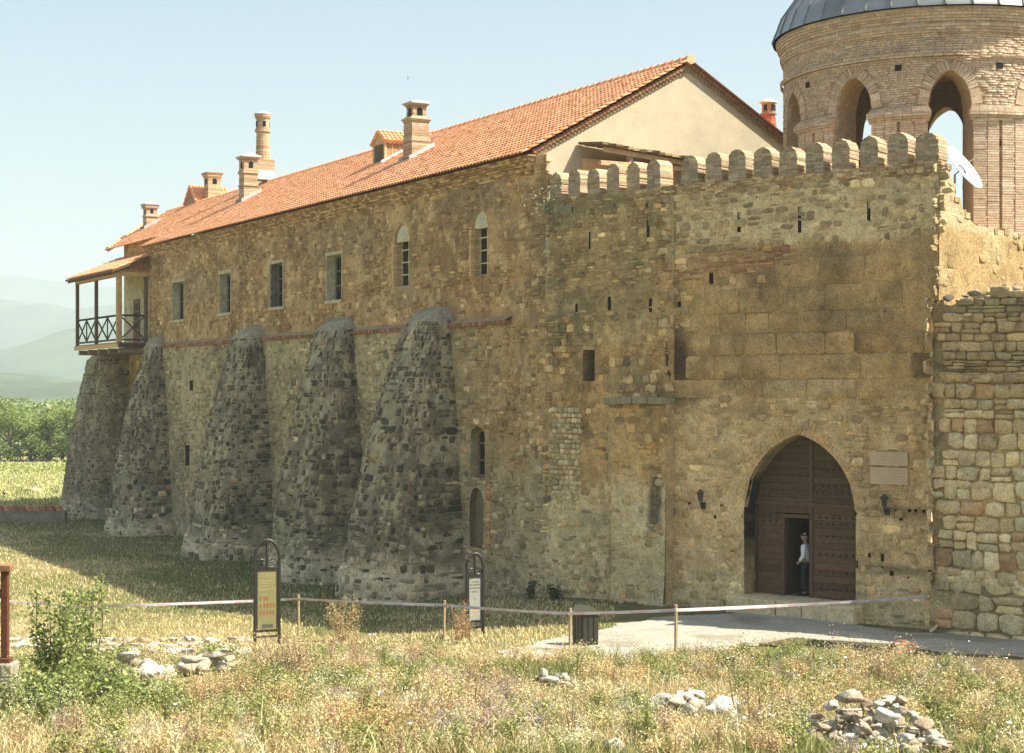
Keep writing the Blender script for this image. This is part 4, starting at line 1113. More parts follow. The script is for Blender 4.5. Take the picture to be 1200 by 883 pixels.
emit([s4_, s5_], wallC, M_BRICK, one='brick', rest='brick_courses', most=0)
# rough voussoirs round the gateway
cu = (GU0 + GU1) / 2
mb = MB()
arc = [p for p in gate_poly[2:]]
for i in range(len(arc) - 1):
    for k in range(3):
        a = np.array(arc[i]) + (np.array(arc[i + 1]) - np.array(arc[i])) * (k + .5) / 3
        nrm = unit(np.append(np.array([-(arc[i + 1][1] - arc[i][1]), arc[i + 1][0] - arc[i][0]]), 0))[:2]
        if np.dot(nrm, a - np.array([cu, GVS - .5])) < 0: nrm = -nrm
        tg = np.array([-nrm[1], nrm[0]]); hw = np.linalg.norm(np.array(arc[i + 1]) - np.array(arc[i])) / 6 - .006; L_ = random.uniform(.26, .42)
        poly = [a - tg * hw + nrm * .0, a + tg * hw, a + tg * hw * random.uniform(.7, 1) + nrm * L_, a - tg * hw * random.uniform(.7, 1) + nrm * L_]
        mb.tint((random.choice(pal_lo) + 2 * S(152, 130, 86)) / 3 * random.uniform(.92, 1.06)).prism(FC, [tuple(q) for q in poly], -.2, .004 + random.uniform(-.02, .022))
mb.build('arch_stones', M_STONE, wallC, kind='stuff')
nm = 10
for i in range(nm):
    u = .36 + i * .82
    if u > LC - .1: break
    merlon(FC, u + (random.uniform(-.03, .03) if i else -.02), random.uniform(.53, .61) if i else .68, 12.05, 12.93 + random.uniform(-.07, .04), GATE)
# parapet body, block top and the broken stub behind the corner merlon
mb = MB().tint(S(150, 134, 98)).fbox(FC, .0, LC, 11.0, 12.06, -.56, -.05)
mb.fbox(FC, .02, LC, 10.2, 10.6, -6, -.5)
mb.build('parapet', M_MORTAR, GATE)
# sunlit return
def dR(u, v): return (fbm(u * .9, v * .9, 131, 3) - .5) * .08
def cR(u, v):
    n1, n2 = fbm(u * .6, v * .6, 132, 4), fbm(u * 2.2, v * 1.2, 133, 4)
    c = mixc(mixc(np.broadcast_to(T(232, 206, 150), u.shape + (3,)), T(214, 178, 118), sm(n1, .42, .62)), T(196, 168, 116), sm(n2, .56, .7) * .7)
    return mixc(c, T(240, 218, 168), (v > 10.4) * .7)
def topR(u): return np.interp(u, [0, .58, .62, .9, 1.15, 1.5, 2.0, 2.4, 9], [12.05, 12.05, 11.9, 11.55, 11.15, 10.95, 10.72, 10.6, 10.58]) + (fbm(u * 6, 0 * u, 134) - .5) * .12
wallR = wall_grid('return_wall', FR, 0, 9, 2.0, 12.2, .12, dR, cR, M_MORTAR, GATE, vtop=topR)
sr = stone_set(FR, lay(.05, 8.9, 7.5, 11.9, (.16, .3), (.2, .46), .025, .2), lambda u, v: 0 * u, lambda u, v: pick([T(236, 212, 160), T(222, 190, 134), T(206, 172, 118), T(228, 206, 158)], len(u)), (-.04, .028), bed=cR, blend=.75, lum=.08, keep=lambda u, v: (RNG.random(len(u)) < np.where(v > 10.3, .95, .4)) & (v < topR(u) - .12))
emit(sr, wallR, M_STONE, most=80, minpx=8)
mb = MB()
for i in range(34):                                      # loose stones along the broken edge of the stub and on the wall head
    u = random.uniform(.55, 2.3) if i < 16 else random.uniform(2.2, 8)
    z = float(topR(np.array(u)))
    mb.tint(T(*random.choice([(226, 200, 150), (206, 176, 124), (190, 164, 120)]))).fbox(FR, u - random.uniform(.08, .2), u + random.uniform(.08, .2), z - .1, z + random.uniform(.0, .08), -random.uniform(.3, .55), random.uniform(-.04, .04))
mb.tint(T(200, 172, 122)).fbox(FR, .6, 9, 9.5, 10.52, -1.0, -.05)
mb.build('wall_head', M_STONE, wallR)
# passage behind the doors
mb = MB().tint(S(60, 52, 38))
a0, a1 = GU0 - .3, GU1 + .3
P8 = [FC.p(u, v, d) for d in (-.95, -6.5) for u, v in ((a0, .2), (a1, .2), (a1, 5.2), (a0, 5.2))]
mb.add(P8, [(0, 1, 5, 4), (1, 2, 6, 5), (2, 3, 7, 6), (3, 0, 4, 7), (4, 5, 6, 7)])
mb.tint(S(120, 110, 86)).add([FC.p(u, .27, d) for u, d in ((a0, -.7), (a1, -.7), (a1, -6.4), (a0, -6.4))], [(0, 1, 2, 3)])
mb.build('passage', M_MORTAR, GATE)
mb = MB()
for i in range(5):
    u = GU0 - .25 + i * (GU1 - GU0 + .5) / 5
    mb.tint(S(158, 148, 118) * random.uniform(.9, 1.1)).fbox(FC, u + .01, u + (GU1 - GU0 + .5) / 5 - .01, -.5, .27 + random.uniform(-.02, .01), -.72, .62 + random.uniform(-.05, .05))
mb.build('step', M_ROCK, GATE, bevel=.02)
# door
DD = -.62
door_poly = arch_poly(GU0 + .0, GU1 - .0, GV0 + .02, GVS, GVA - .0, 10, .5)
wx0, wy1 = FC.uv(948, 608, DD); wx1, wy0 = FC.uv(919, 702, DD)
WU0, WU1, WVT = min(wx0, wx1), max(wx0, wx1), wy1
mid_u, tr_v = FC.uv(951, 592, DD)
door = thing('gate_door', '', '', (0, 0, 0))
for k in ('label', 'category'):
    if k in door: del door[k]
adopt(door, GATE)
door['label'] = 'studded dark brown double door with an open wicket'
def arch_half(v):
    """half-open range of u inside the doorway at height v"""
    if v <= GVS: return GU0 + .02, GU1 - .02
    us = np.linspace(GU0, GU1, 400); ok = inpoly(us, np.full(400, v), door_poly)
    return (us[ok][0], us[ok][-1]) if ok.any() else (cu, cu)
DWN = [S(78, 58, 40), S(72, 54, 37), S(82, 61, 42), S(68, 51, 35)]
v = GV0 + .02
while v < GVA - .08:                                     # horizontal planks, left leaf and right leaf
    h = random.uniform(.17, .23)
    if v < tr_v < v + h + .06: h = tr_v - v
    lo_ = arch_half(v + .0); hi_ = arch_half(min(v + h, GVA - .02))
    u0, u1 = max(lo_[0], hi_[0]), min(lo_[1], hi_[1])
    up = v >= tr_v - .01
    for a, b, leaf in ((u0, mid_u, 'right'), (mid_u, u1, 'left')):
        if b - a < .05: continue
        cuts = [(a, b)]
        if v + h > GV0 and v < WVT and a < WU1 and b > WU0:
            cuts = [(a, WU0), (WU1, b)]
        for c0, c1 in cuts:
            if c1 - c0 < .04: continue
            if v < WVT < v + h and len(cuts) == 2: pass
            mb = MB().tint((random.choice(DWN) if not up else S(64, 50, 36) * random.uniform(.9, 1.1)) * random.uniform(.92, 1.08))
            vlo = [(c0 + .003, v + .004), (c1 - .003, v + .004), (c1 - .003, v + h - .004), (c0 + .003, v + h - .004)]
            if up:                                       # trim plank ends to the arch
                if abs(c1 - u1) < 1e-6: vlo[1] = (lo_[1] - .003, v + .004); vlo[2] = (hi_[1] - .003, v + h - .004)
                if abs(c0 - u0) < 1e-6: vlo[0] = (lo_[0] + .003, v + .004); vlo[3] = (hi_[0] + .003, v + h - .004)
            mb.prism(FC, vlo, DD - .09, DD - .01 + random.uniform(-.006, .006)).build('plank', M_WOOD, door)
    v += h
mb = MB().tint(S(74, 56, 38))
mb.fbox(FC, mid_u - .05, mid_u + .05, GV0, GVA - .12, DD - .05, DD + .035).fbox(FC, GU0 + .02, GU1 - .02, tr_v - .05, tr_v + .05, DD - .05, DD + .03)
mb.fbox(FC, WU1 - .02, WU1 + .09, GV0, WVT + .1, DD - .06, DD + .03).fbox(FC, WU0, WU1 - .02, WVT, WVT + .1, DD - .06, DD + .028)
mb.tint(S(60, 44, 30)).fbox(FC, GU1 - .1, GU1 - .0, GV0, GVS, DD - .05, DD + .03).fbox(FC, GU0, GU0 + .08, GV0, GVS, DD - .05, DD + .03)
mb.build('door_frame', M_WOOD, door)
for dv in (.28, .75, 1.25, 1.75, 2.1, 2.28, 2.95, 3.15, 3.6):
    vv = GV0 + dv
    mb = MB().tint(S(44, 34, 26))
    lo_ = arch_half(vv + .1)
    for u in np.arange(lo_[0] + .2, lo_[1] - .15, .2):
        if (WU0 - .1 < u < WU1 + .12 and vv < WVT + .12) or abs(u - mid_u) < .1: continue
        if u > mid_u and dv not in (2.1, 2.28) : continue
        mb.lathe(FC.p(u, vv, 0), [(0, 0)], 3) if False else mb.box(FC.p(u, vv, DD + .012), FC.u * .032, np.array((0, 0, .032)), FC.n * .02)
    if mb.v: mb.build('stud_row', M_METAL, door, kind='stuff')
# open wicket leaf swung inwards
mb = MB().tint(S(54, 42, 30)); mb.box(FC.p(WU1 - .03, (GV0 + WVT) / 2, DD - .45), FC.u * .03, np.array((0, 0, (WVT - GV0) / 2 - .03)), FC.n * .36)
mb.build('wicket_leaf', M_WOOD, door)

# plaques and lanterns on the gate wall
for y0, y1, lb in ((530, 546, 'upper of the two grey stone plaques beside the gateway'), (548, 568, 'lower of the two grey stone plaques beside the gateway')):
    P = pxrect(FC, 1021, y0, 1065, y1)
    (ua, va), (ub, vb) = P[0], P[2]
    pl = thing('plaque', lb, 'plaque', FC.p((ua + ub) / 2, va, .05))
    MB().tint(S(148, 132, 112)).fbox(FC, ua, ub, va, vb, -.02, .075).build('slab', M_PLASTER, pl, bevel=.008)
    mb = MB().tint(S(136, 120, 101))
    for i in range(5):
        v = vb - (i + 1) * (vb - va) / 6
        u = ua + .08
        while u < ub - .16:
            w = random.uniform(.05, .14); mb.fbox(FC, u, u + w, v - .012, v + .012, .07, .0765); u += w + .03
    mb.build('engraved_lines', M_PLASTER, pl, kind='stuff')
for px, py, lb in ((825, 584, 'dark iron wall lantern on the wall before the gateway, farther from the plaques'), (1040, 590, 'dark iron wall lantern below the stone plaques')):
    u, v = FC.uv(px, py)
    ln = thing('wall_lantern', lb, 'lantern', FC.p(u, v, .1), 'lanterns beside the gateway')
    K_ = S(44, 46, 46)
    c = FC.p(u, v, .2)
    MB().tint(K_).lathe(c + np.array((0, 0, .02)), [(.06, -.1), (.09, .1), (.1, .12)], 6).build('lamp_housing', M_METAL, ln)
    MB().tint(K_ * .8).lathe(c + np.array((0, 0, .14)), [(.125, 0), (.07, .07), (.02, .13)], 6).build('cap', M_METAL, ln)
    MB().tint(K_ * .6).tube([FC.p(u, v - .22, -.02), FC.p(u, v - .22, .16), FC.p(u, v - .1, .2)], .028, 6).fbox(FC, u - .07, u + .07, v - .32, v - .12, -.03, .05).build('bracket', M_METAL, ln)
# ------------------------------------------------------------------ connecting wall between gate block and long building
CONN = thing('fortress_wall', 'crenellated rubble stone wall between the gate wall and the long building', 'wall', tuple(P_STEP + UB * 2.5) + (-.3,))
u_p0, _ = FB.uv(780, 600); u_p1, _ = FB.uv(722, 600)
pu0, pu1 = min(u_p0, u_p1), max(u_p0, u_p1)
_, ledge_v = FB.uv(750, 468)
def dB(u, v): return .36 * sm(-u, -pu1 - .05, -pu1 + .12) * (1 - sm(v, ledge_v - .06, ledge_v + .02)) + .10 * (1 - sm(v, -.6, 1.2))
def dB_skin(u, v): return dB(u, v) + (fbm(u * .8, v * .8, 141, 3) - .5) * .10 + (fbm(u * 3.2, v * 3.2, 142, 3) - .5) * .07
NICHE = pxrect(FB, 646, 478, 681, 598)
def cB(u, v):
    n1, n2 = fbm(u * .5, v * .5, 143, 4), fbm(u * 2.2, v * 2.2, 144, 4)
    lo = mixc(mixc(np.broadcast_to(S(172, 161, 126), u.shape + (3,)), S(150, 140, 108), sm(n1, .42, .62)), S(190, 179, 146), sm(n2, .52, .7) * .6)
    mid = mixc(mixc(np.broadcast_to(S(150, 122, 74), u.shape + (3,)), S(124, 100, 60), sm(n1, .45, .6)), S(166, 142, 96), sm(n2, .52, .68) * .6)
    up = mixc(mixc(np.broadcast_to(S(132, 114, 76), u.shape + (3,)), S(104, 94, 66), sm(n1, .42, .6)), S(156, 144, 106), sm(n2, .54, .7) * .6)
    c = mixc(lo, mid, sm(v + (n1 - .5) * 2.4, 2.6, 3.6)); c = mixc(c, up, sm(v + (n2 - .5), 7.0, 7.9))
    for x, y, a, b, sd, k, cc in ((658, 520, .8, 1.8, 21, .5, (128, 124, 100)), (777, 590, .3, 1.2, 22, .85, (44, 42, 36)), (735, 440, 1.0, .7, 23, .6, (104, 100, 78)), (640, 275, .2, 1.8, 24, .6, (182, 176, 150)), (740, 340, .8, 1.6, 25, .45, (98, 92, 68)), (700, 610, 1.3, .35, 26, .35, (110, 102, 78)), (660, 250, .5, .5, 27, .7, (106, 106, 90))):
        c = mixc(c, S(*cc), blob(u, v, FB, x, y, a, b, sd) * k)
    return c
holesB = [dict(poly=pxrect(FB, 683, 410, 697, 447), depth=.7, tint=S(110, 96, 66), back=S(20, 18, 14), rough=.06)]
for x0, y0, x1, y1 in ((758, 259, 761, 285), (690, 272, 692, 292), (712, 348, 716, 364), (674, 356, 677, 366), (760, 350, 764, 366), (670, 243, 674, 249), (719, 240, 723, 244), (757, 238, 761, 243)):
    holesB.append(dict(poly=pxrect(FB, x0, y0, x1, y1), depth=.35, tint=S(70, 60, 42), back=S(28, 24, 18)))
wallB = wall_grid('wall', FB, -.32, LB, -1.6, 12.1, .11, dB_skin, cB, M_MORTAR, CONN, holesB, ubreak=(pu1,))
palB = [S(150, 126, 82), S(134, 112, 74), S(166, 148, 106), S(118, 102, 72), S(142, 112, 68), S(126, 120, 94), S(100, 90, 66)]
def kB(u, v): return RNG.random(len(u)) < np.where(v < 3.2, .7, .9)
sB = stone_set(FB, lay(.05, LB - .05, -1.2, 8.2, (.15, .3), (.18, .46), .025, .2, .08), dB, lambda u, v: pick(palB, len(u)), (-.035, .04), holesB, keep=kB, tilt=.05, bed=cB, blend=.4, jit=.13, sq=.62, lum=.2)
sB2 = stone_set(FB, lay(.05, LB - .05, 8.2, 12.0, (.085, .17), (.18, .42), .02, .1, .06), dB, lambda u, v: pick(palB, len(u)), (-.03, .04), holesB, keep=lambda u, v: RNG.random(len(u)) < .85, tilt=.05, bed=cB, blend=.4, jit=.1, lum=.2)
nu0, nv0 = NICHE[0]; nu1, nv1 = NICHE[2]
sB3 = stone_set(FB, lay(nu0, nu1, nv0, nv1, (.12, .2), (.14, .3), .03, .1, .02), lambda u, v: .02 + 0 * u, lambda u, v: pick([S(164, 154, 124), S(150, 140, 110), S(136, 128, 100), S(176, 166, 136)], len(u)), (.0, .045), keep=lambda u, v: (u > nu0) & (u < nu1))
emit([sB, sB2, sB3], wallB, M_STONE, most=300, minpx=7.2)
mb = MB().tint(S(108, 104, 88))
for k in range(4):
    u = -.34 + k * (pu1 + .40) / 4
    mb.fbox(FB, u + .01, u + (pu1 + .40) / 4 - .01, ledge_v - random.uniform(.12, .2), ledge_v + random.uniform(.02, .09), -.1, .56 + random.uniform(-.08, .06))
mb.build('ledge', M_ROCK, wallB, bevel=.03)
MB().tint(S(140, 124, 88)).fbox(FB, -.31, pu1, -1.6, ledge_v - .1, -.6, .33).fbox(FB, -.31, .1, ledge_v - .1, 11.9, -.5, -.04).build('wall_core', M_MORTAR, wallB)
mb = MB().tint(S(148, 132, 96)).fbox(FB, .0, LB, 11.0, 12.06, -.56, -.06)
mb.build('parapet', M_MORTAR, CONN)
u = .5
for i in range(6):
    merlon(FB, u, .56, 12.02, 12.95 + random.uniform(-.05, .04), CONN, pal=[S(138, 120, 82), S(120, 103, 72), S(148, 132, 98), S(112, 96, 70)])
    u += .86
# bushes of dry plants rooted in the wall head at the junction
# ------------------------------------------------------------------ rubble stone wall to the right
RUB = thing('rubble_wall', 'lower dry rubble stone wall with ragged top abutting the gate corner', 'wall', tuple(P_CORNER + NG * .5) + (-.4,))
LWR = 9.0
def topW(u): return 8.35 + .25 * sm(u, .3, 1.0) + (fbm(u * 1.6, 0 * u, 151, 3) - .5) * .3
def dW(u, v): return .10 * (1 - sm(v, -.6, 2.5))
def cW(u, v):
    n1 = fbm(u * .6, v * .6, 152, 4)
    return mixc(np.broadcast_to(S(124, 112, 84), u.shape + (3,)), S(146, 134, 102), sm(n1, .4, .6)) * (1 - .25 * sm(v, 5, 8))[..., None]
wallW = wall_grid('wall', FW, 0, LWR, -1.0, 8.5, .13, lambda u, v: dW(u, v) - .05 + (fbm(u * 3, v * 3, 153, 3) - .5) * .07, cW, M_MORTAR, RUB, vtop=lambda u: topW(u) - .06)
def lay_poly(rows):
    out = []
    for v0, v1, hr, wr in rows: out.append(lay(0, LWR, v0, v1, hr, wr, .012, .22, .13))
    return np.concatenate(out)
aw = lay_poly([(-.9, 1.2, (.36, .52), (.4, .8)), (1.2, 3.6, (.3, .5), (.3, .7)), (3.6, 6.3, (.22, .42), (.28, .62)), (6.3, 8.5, (.12, .34), (.22, .62))])
aw = aw[(aw[:, 0] - aw[:, 2] / 2 > -.02) & (aw[:, 1] < topW(aw[:, 0]) - .02)]
def scW(u, v):
    c = pick([S(174, 160, 122), S(160, 146, 110), S(186, 174, 140), S(146, 130, 98), S(164, 144, 102), S(158, 154, 126)], len(u), var=.09)
    c = np.where((RNG.random(len(u)) < .07)[:, None], S(140, 98, 58), c)
    c = mixc(c, S(120, 102, 68), sm(v, 4.2, 6.8) * .55)
    return mixc(c, S(104, 100, 84), sm(v, 7.6, 8.3) * .7)
sW = stone_set(FW, aw, dW, scW, (.015, .085), K=10, sq=.5, jit=.085, dome=.42, tilt=.07, back=.1, bed=lambda u, v: mixc(np.broadcast_to(S(170, 156, 118), u.shape + (3,)), S(138, 122, 88), sm(v, 4.5, 7)), blend=.4)
emit(sW, wallW, M_STONE, most=300, minpx=8)
FWs = Frame(P_CORNER + NG * .55 + UG * -.05, NG * -1, UG)
ss = stone_set(FWs, lay(0, .6, -.9, 8.3, (.2, .45), (.25, .5), .03, .1), lambda u, v: 0 * u, scW, (.0, .03))
emit(ss, wallW, M_STONE, most=0, rest='end_stones')
tops = []
for i in range(64):                                      # loose pale stones lying along the wall head
    u = random.uniform(.35, LWR); d = random.uniform(-.75, .02)
    tops.append((u, d))
mb = MB().tint(S(110, 100, 76)).fbox(FW, 0, LWR, 6.0, 8.2, -.85, -.06)
mb.build('wall_core', M_MORTAR, wallW)
# unseen run of the wall past the frame, heightened to lengthen the gate shadow
MB().tint(S(150, 132, 94)).fbox(FW, LWR + .01, 34, -1.2, 14.6, -.85, .02).build('wall', M_MORTAR, RUB)

def rock_mesh(name, r, sx, sy, sz, seed, tint, sub=2, n=None):
    """a broken stone: a jittered ball cut by random flat faces"""
    rg = np.random.default_rng(seed)
    th = np.linspace(0, np.pi, 7)[1:-1]; ph = np.arange(10) * 2 * np.pi / 10
    V = [(0, 0, 1)] + [(math.sin(a) * math.cos(b + .3 * k), math.sin(a) * math.sin(b + .3 * k), math.cos(a)) for k, a in enumerate(th) for b in ph] + [(0, 0, -1)]
    V = np.array(V)
    for _ in range(10):
        d = unit(rg.normal(size=3)); h = rg.uniform(.34, .66)
        k = V @ d; V = np.where((k > h)[:, None], V - np.outer(k - h, d), V)
    V = V * (1 + rg.normal(0, .03, (len(V), 1))) * np.array([sx, sy, sz]) * r
    a = rg.uniform(0, 6.28); ca, sa = math.cos(a), math.sin(a)
    tl = rg.uniform(-.35, .35); 
    V = V @ np.array([[ca, sa, 0], [-sa, ca, 0], [0, 0, 1]]).T
    V = V @ np.array([[1, 0, 0], [0, math.cos(tl), math.sin(tl)], [0, -math.sin(tl), math.cos(tl)]]).T
    q, t = [], []
    for j in range(10):
        t.append((0, 1 + j, 1 + (j + 1) % 10)); t.append((51, 41 + (j + 1) % 10, 41 + j))
        for k in range(4): q.append((1 + k * 10 + j, 1 + (k + 1) * 10 + j, 1 + (k + 1) * 10 + (j + 1) % 10, 1 + k * 10 + (j + 1) % 10))
    return V, np.array(q), np.array(t), tint
def put_rock(P, r, s, seed, tint, name='stone', parent=None, mat=None, **kw):
    V, q, t, c = rock_mesh(name, r, *s, seed, tint)
    me = mesh_np(name, V + (np.asarray(P) if parent is not None else 0), q, t, c)
    o = link(name, me, mat or M_ROCK, parent, **kw)
    if parent is None: o.location = [float(x) for x in P]
    return o
for i, (u, d) in enumerate(tops):
    z = float(topW(np.array(u)))
    put_rock(FW.p(u, z + random.uniform(-.06, .06) + .06 * (d < -.3), d), random.uniform(.12, .24), (1.2, .9, random.uniform(.4, .7)), 900 + i, T(*random.choice([(170, 156, 124), (146, 132, 102), (196, 184, 154), (120, 108, 84)])), 'coping_stone', wallW, M_STONE)

# ------------------------------------------------------------------ bell tower drum behind the gate wall
TOWER = thing('bell_tower', 'round brick bell tower with open arches under a grey metal dome', 'tower', (13.35, 53, 10.3))
class Cyl:
    def __init__(s, c, R): s.c, s.R = np.array(c, float), R
    def p(s, u, v, d=0):
        u, v, d = np.broadcast_arrays(np.asarray(u, float), np.asarray(v, float), np.asarray(d, float))
        a = u / s.R
        return np.stack([s.c[0] + (s.R + d) * np.sin(a), s.c[1] - (s.R + d) * np.cos(a), v], -1)
TR = 4.62
FT = Cyl((13.35, 53), TR)
NA, PH0 = 10, math.radians(7.0 - 14.1)
AW, TZ0, TZS, TZA = .63, 10.3, 14.42, 15.44
arcs = []
ARCH_DEG = [7, -29, -65, 43, 79, 171.6, -152.4, 135.6, -116.4]        # measured from the side towards the gate front
for deg in ARCH_DEG:
    a = math.radians(deg - 14.1)
    a = (a + math.pi) % (2 * math.pi) - math.pi
    far_ = abs(deg) > 100
    arcs.append(arch_poly(a * TR - AW - .16 * far_, a * TR + AW + .16 * far_, TZ0, TZS + .2 * far_, TZA + .3 * far_, 8, .5))
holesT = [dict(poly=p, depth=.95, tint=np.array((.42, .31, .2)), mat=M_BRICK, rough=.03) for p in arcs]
BT = [np.array(c) for c in ((.60, .475, .335), (.55, .42, .29), (.64, .525, .39), (.58, .44, .31), (.58, .425, .295))]
jt = np.array((.44, .34, .235))
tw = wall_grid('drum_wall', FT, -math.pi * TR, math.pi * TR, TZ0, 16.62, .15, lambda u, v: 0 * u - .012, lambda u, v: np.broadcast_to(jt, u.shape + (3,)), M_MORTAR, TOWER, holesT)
FTi = Cyl((13.35, 53), TR - .95)
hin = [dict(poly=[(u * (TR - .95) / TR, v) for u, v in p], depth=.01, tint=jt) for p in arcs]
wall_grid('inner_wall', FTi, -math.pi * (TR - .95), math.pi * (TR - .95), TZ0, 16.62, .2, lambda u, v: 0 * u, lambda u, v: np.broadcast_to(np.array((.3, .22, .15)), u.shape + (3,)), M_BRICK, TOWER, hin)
rimh = []
for p in arcs:
    P = np.array(p); c = P.mean(0); rimh.append(dict(poly=[(c[0] + (u - c[0]) * 1.30, v if v < TZ0 + .1 else TZS + (v - TZS) * 1.32 if v > TZS else v) for u, v in p] if True else p))
    cc = P[0][0] + AW
    rimh[-1] = dict(poly=arch_poly(cc - AW - .01, cc + AW + .01, TZ0, TZS, TZA, 8, .5)); 
archrim = [dict(poly=[(cu_ - AW - .3, TZS), (cu_ + AW + .3, TZS)] + [q for q in arch_poly(cu_ - AW - .3, cu_ + AW + .3, TZS, TZS, TZA + .3, 8, .5)[2:]]) for cu_ in [(np.array(p)[0][0] + AW) for p in arcs]]
hpt = [(945, 93), (1054, 77), (1168, 80), (1170, 170)]
aT = lay(-2.1 * TR, 1.6 * TR, 10.35, 16.52, (.068, .074), (.2, .3), .016, 0, 0)
sT = stone_set(FT, aT, lambda u, v: .10 * ((v > 15.86) & (v < 15.95)) + 0 * u, lambda u, v: pick(BT, len(u), var=.07), (-.004, .018), rimh + archrim, K=4, jit=0, dome=.1, back=.05)
emit(sT, tw, M_BRICK, one='brick', rest='brick_courses', most=0)
mb = MB()
for p in arcs:                                           # brick voussoirs over each arch
    cu_ = p[0][0] + AW
    if abs(cu_ / TR + .25) > 1.9: continue
    A_ = arch_poly(cu_ - AW, cu_ + AW, TZS, TZS, TZA, 8, .5)[2:]
    for i in range(len(A_) - 1):
        for k in range(2):
            a = np.array(A_[i]) + (np.array(A_[i + 1]) - np.array(A_[i])) * (k + .5) / 2
            d_ = np.array(A_[i + 1]) - np.array(A_[i]); tg = d_ / np.linalg.norm(d_); nr = np.array([-tg[1], tg[0]])
            if np.dot(nr, a - np.array([cu_, TZS - .3])) < 0: nr = -nr
            hw = np.linalg.norm(d_) / 4 - .007
            poly = [a - tg * hw, a + tg * hw, a + tg * hw * 1.1 + nr * .3, a - tg * hw * 1.1 + nr * .3]
            mb.tint(random.choice(BT) * random.uniform(.85, 1.12)).prism(FT, [tuple(q) for q in poly], -.12, .016 + random.uniform(-.01, .012))
mb.build('arch_bricks', M_BRICK, tw, kind='stuff')
for k, p in enumerate(arcs):                             # pilasters and impost cornices on every pier
    um = p[0][0] + AW + math.pi * TR / NA
    if abs(um / TR + .25) > 1.75 or k > 4: continue
    hw = math.pi * TR / NA - AW
    mb = MB()
    z = TZ0
    while z < TZS - .45:
        for s0, s1 in ((-hw * .98, -.05), (.05, hw * .98)):
            mb.tint(random.choice(BT) * random.uniform(.85, 1.12)).fbox(FT, um + s0, um + (s0 + s1) / 2 - .005 + random.uniform(-.03, .03), z, z + .06, -.02, .11 + random.uniform(-.005, .005))
            mb.tint(random.choice(BT) * random.uniform(.85, 1.12)).fbox(FT, um + (s0 + s1) / 2 + .035, um + s1, z, z + .06, -.02, .11 + random.uniform(-.005, .005))
        z += .072
    mb.tint(jt).fbox(FT, um - hw * .97, um - .06, TZ0, TZS - .46, -.02, .095).fbox(FT, um + .06, um + hw * .97, TZ0, TZS - .46, -.02, .095)
    mb.build('pilaster', M_BRICK, TOWER)
    mb = MB()
    for j, e in enumerate((.12, .16, .21, .21, .15, .08)):
        n = 7
        for i in range(n):
            a0 = um - hw - e * .5 + (2 * hw + e) * i / n; a1 = um - hw - e * .5 + (2 * hw + e) * (i + 1) / n
            mb.tint(random.choice(BT) * random.uniform(.82, 1.1)).fbox(FT, a0 + .005, a1 - .005, TZS - .46 + j * .075, TZS - .46 + j * .075 + .066, -.05, e)
    mb.build('impost', M_BRICK, TOWER)
for x, y in hpt:
    mb = MB().tint((.02, .017, .013))  # solid near-black block, the shade of a putlog hole as colour
    a = math.asin(max(-1, min(1, (x - 1090) / 1945 * 49 / TR))) - math.radians(14.1); D = 54.65 - TR * math.cos(a + math.radians(14.1)) - 1.65
    z = CAMZ - (y - CY) / FPX * D
    mb.fbox(FT, a * TR - .1, a * TR + .1, z - .09, z + .09, -.1, .022); mb.build('putlog_dark_block', M_PLASTER, tw)
mb = MB()
for j, (e, z) in enumerate(((.06, 16.54), (.09, 16.62), (.12, 16.70), (.08, 16.78), (.12, 16.86), (.16, 16.94), (.20, 17.02), (.23, 17.10), (.25, 17.18))):
    n = 104
    for i in range(n):
        a0 = -math.pi * TR + 2 * math.pi * TR * (i + .5 * (j % 2)) / n
        mb.tint(random.choice(BT) * random.uniform(.8, 1.1)).fbox(FT, a0 + .006, a0 + 2 * math.pi * TR / n - .006, z, z + .072, -.3, e)
    mb.tint(jt).lathe((13.35, 53, z - .005), [(TR + e - .012, 0), (TR + e - .012, .085)], 64)
mb.build('cornice', M_BRICK, TOWER, kind='stuff')
# metal dome: standing-seam sheets
RE, ZE = 4.98, 17.27
domep = [(RE, 0), (RE - .02, .07), (4.75, .62), (4.2, 1.4), (3.4, 2.3), (2.4, 3.1), (1.2, 3.7), (.15, 4.0)]
NS = 40
dome = MB().tint((.16, .17, .16)).lathe((13.35, 53, ZE), [(RE - .35, -.02)] + [(RE, -.02)], NS).build('dome', M_ZINC, TOWER)
for k in range(NS):
    a0, a1 = 2 * math.pi * k / NS, 2 * math.pi * (k + 1) / NS
    vs = [(13.35 + r * math.cos(a), 53 + r * math.sin(a), ZE + z) for r, z in domep for a in (a0, a1)]
    sh = (0.30, .31, .29)
    MB().tint(np.array(sh) * random.uniform(.8, 1.15)).add(vs, [(2 * i, 2 * i + 1, 2 * i + 3, 2 * i + 2) for i in range(len(domep) - 1)]).build('dome_sheet', M_ZINC, dome)
    MB().tint((.22, .22, .2)).tube([(13.35 + r * math.cos(a0), 53 + r * math.sin(a0), ZE + z + .02) for r, z in domep], .035, 5).build('seam', M_ZINC, dome)
mb = MB().tint(S(120, 104, 80)).lathe((13.35, 53, 10.2), [(TR + .2, 0), (TR + .2, .32), (TR - .9, .34), (.2, .36)], 40)
mb.build('platform', M_MORTAR, TOWER)
mb = MB().tint(S(110, 90, 66)).lathe((13.35, 53, 16.5), [(TR - .9, 0), (3.6, .6), (.2, 1.4)], 32); mb.build('vault', M_BRICK, TOWER)
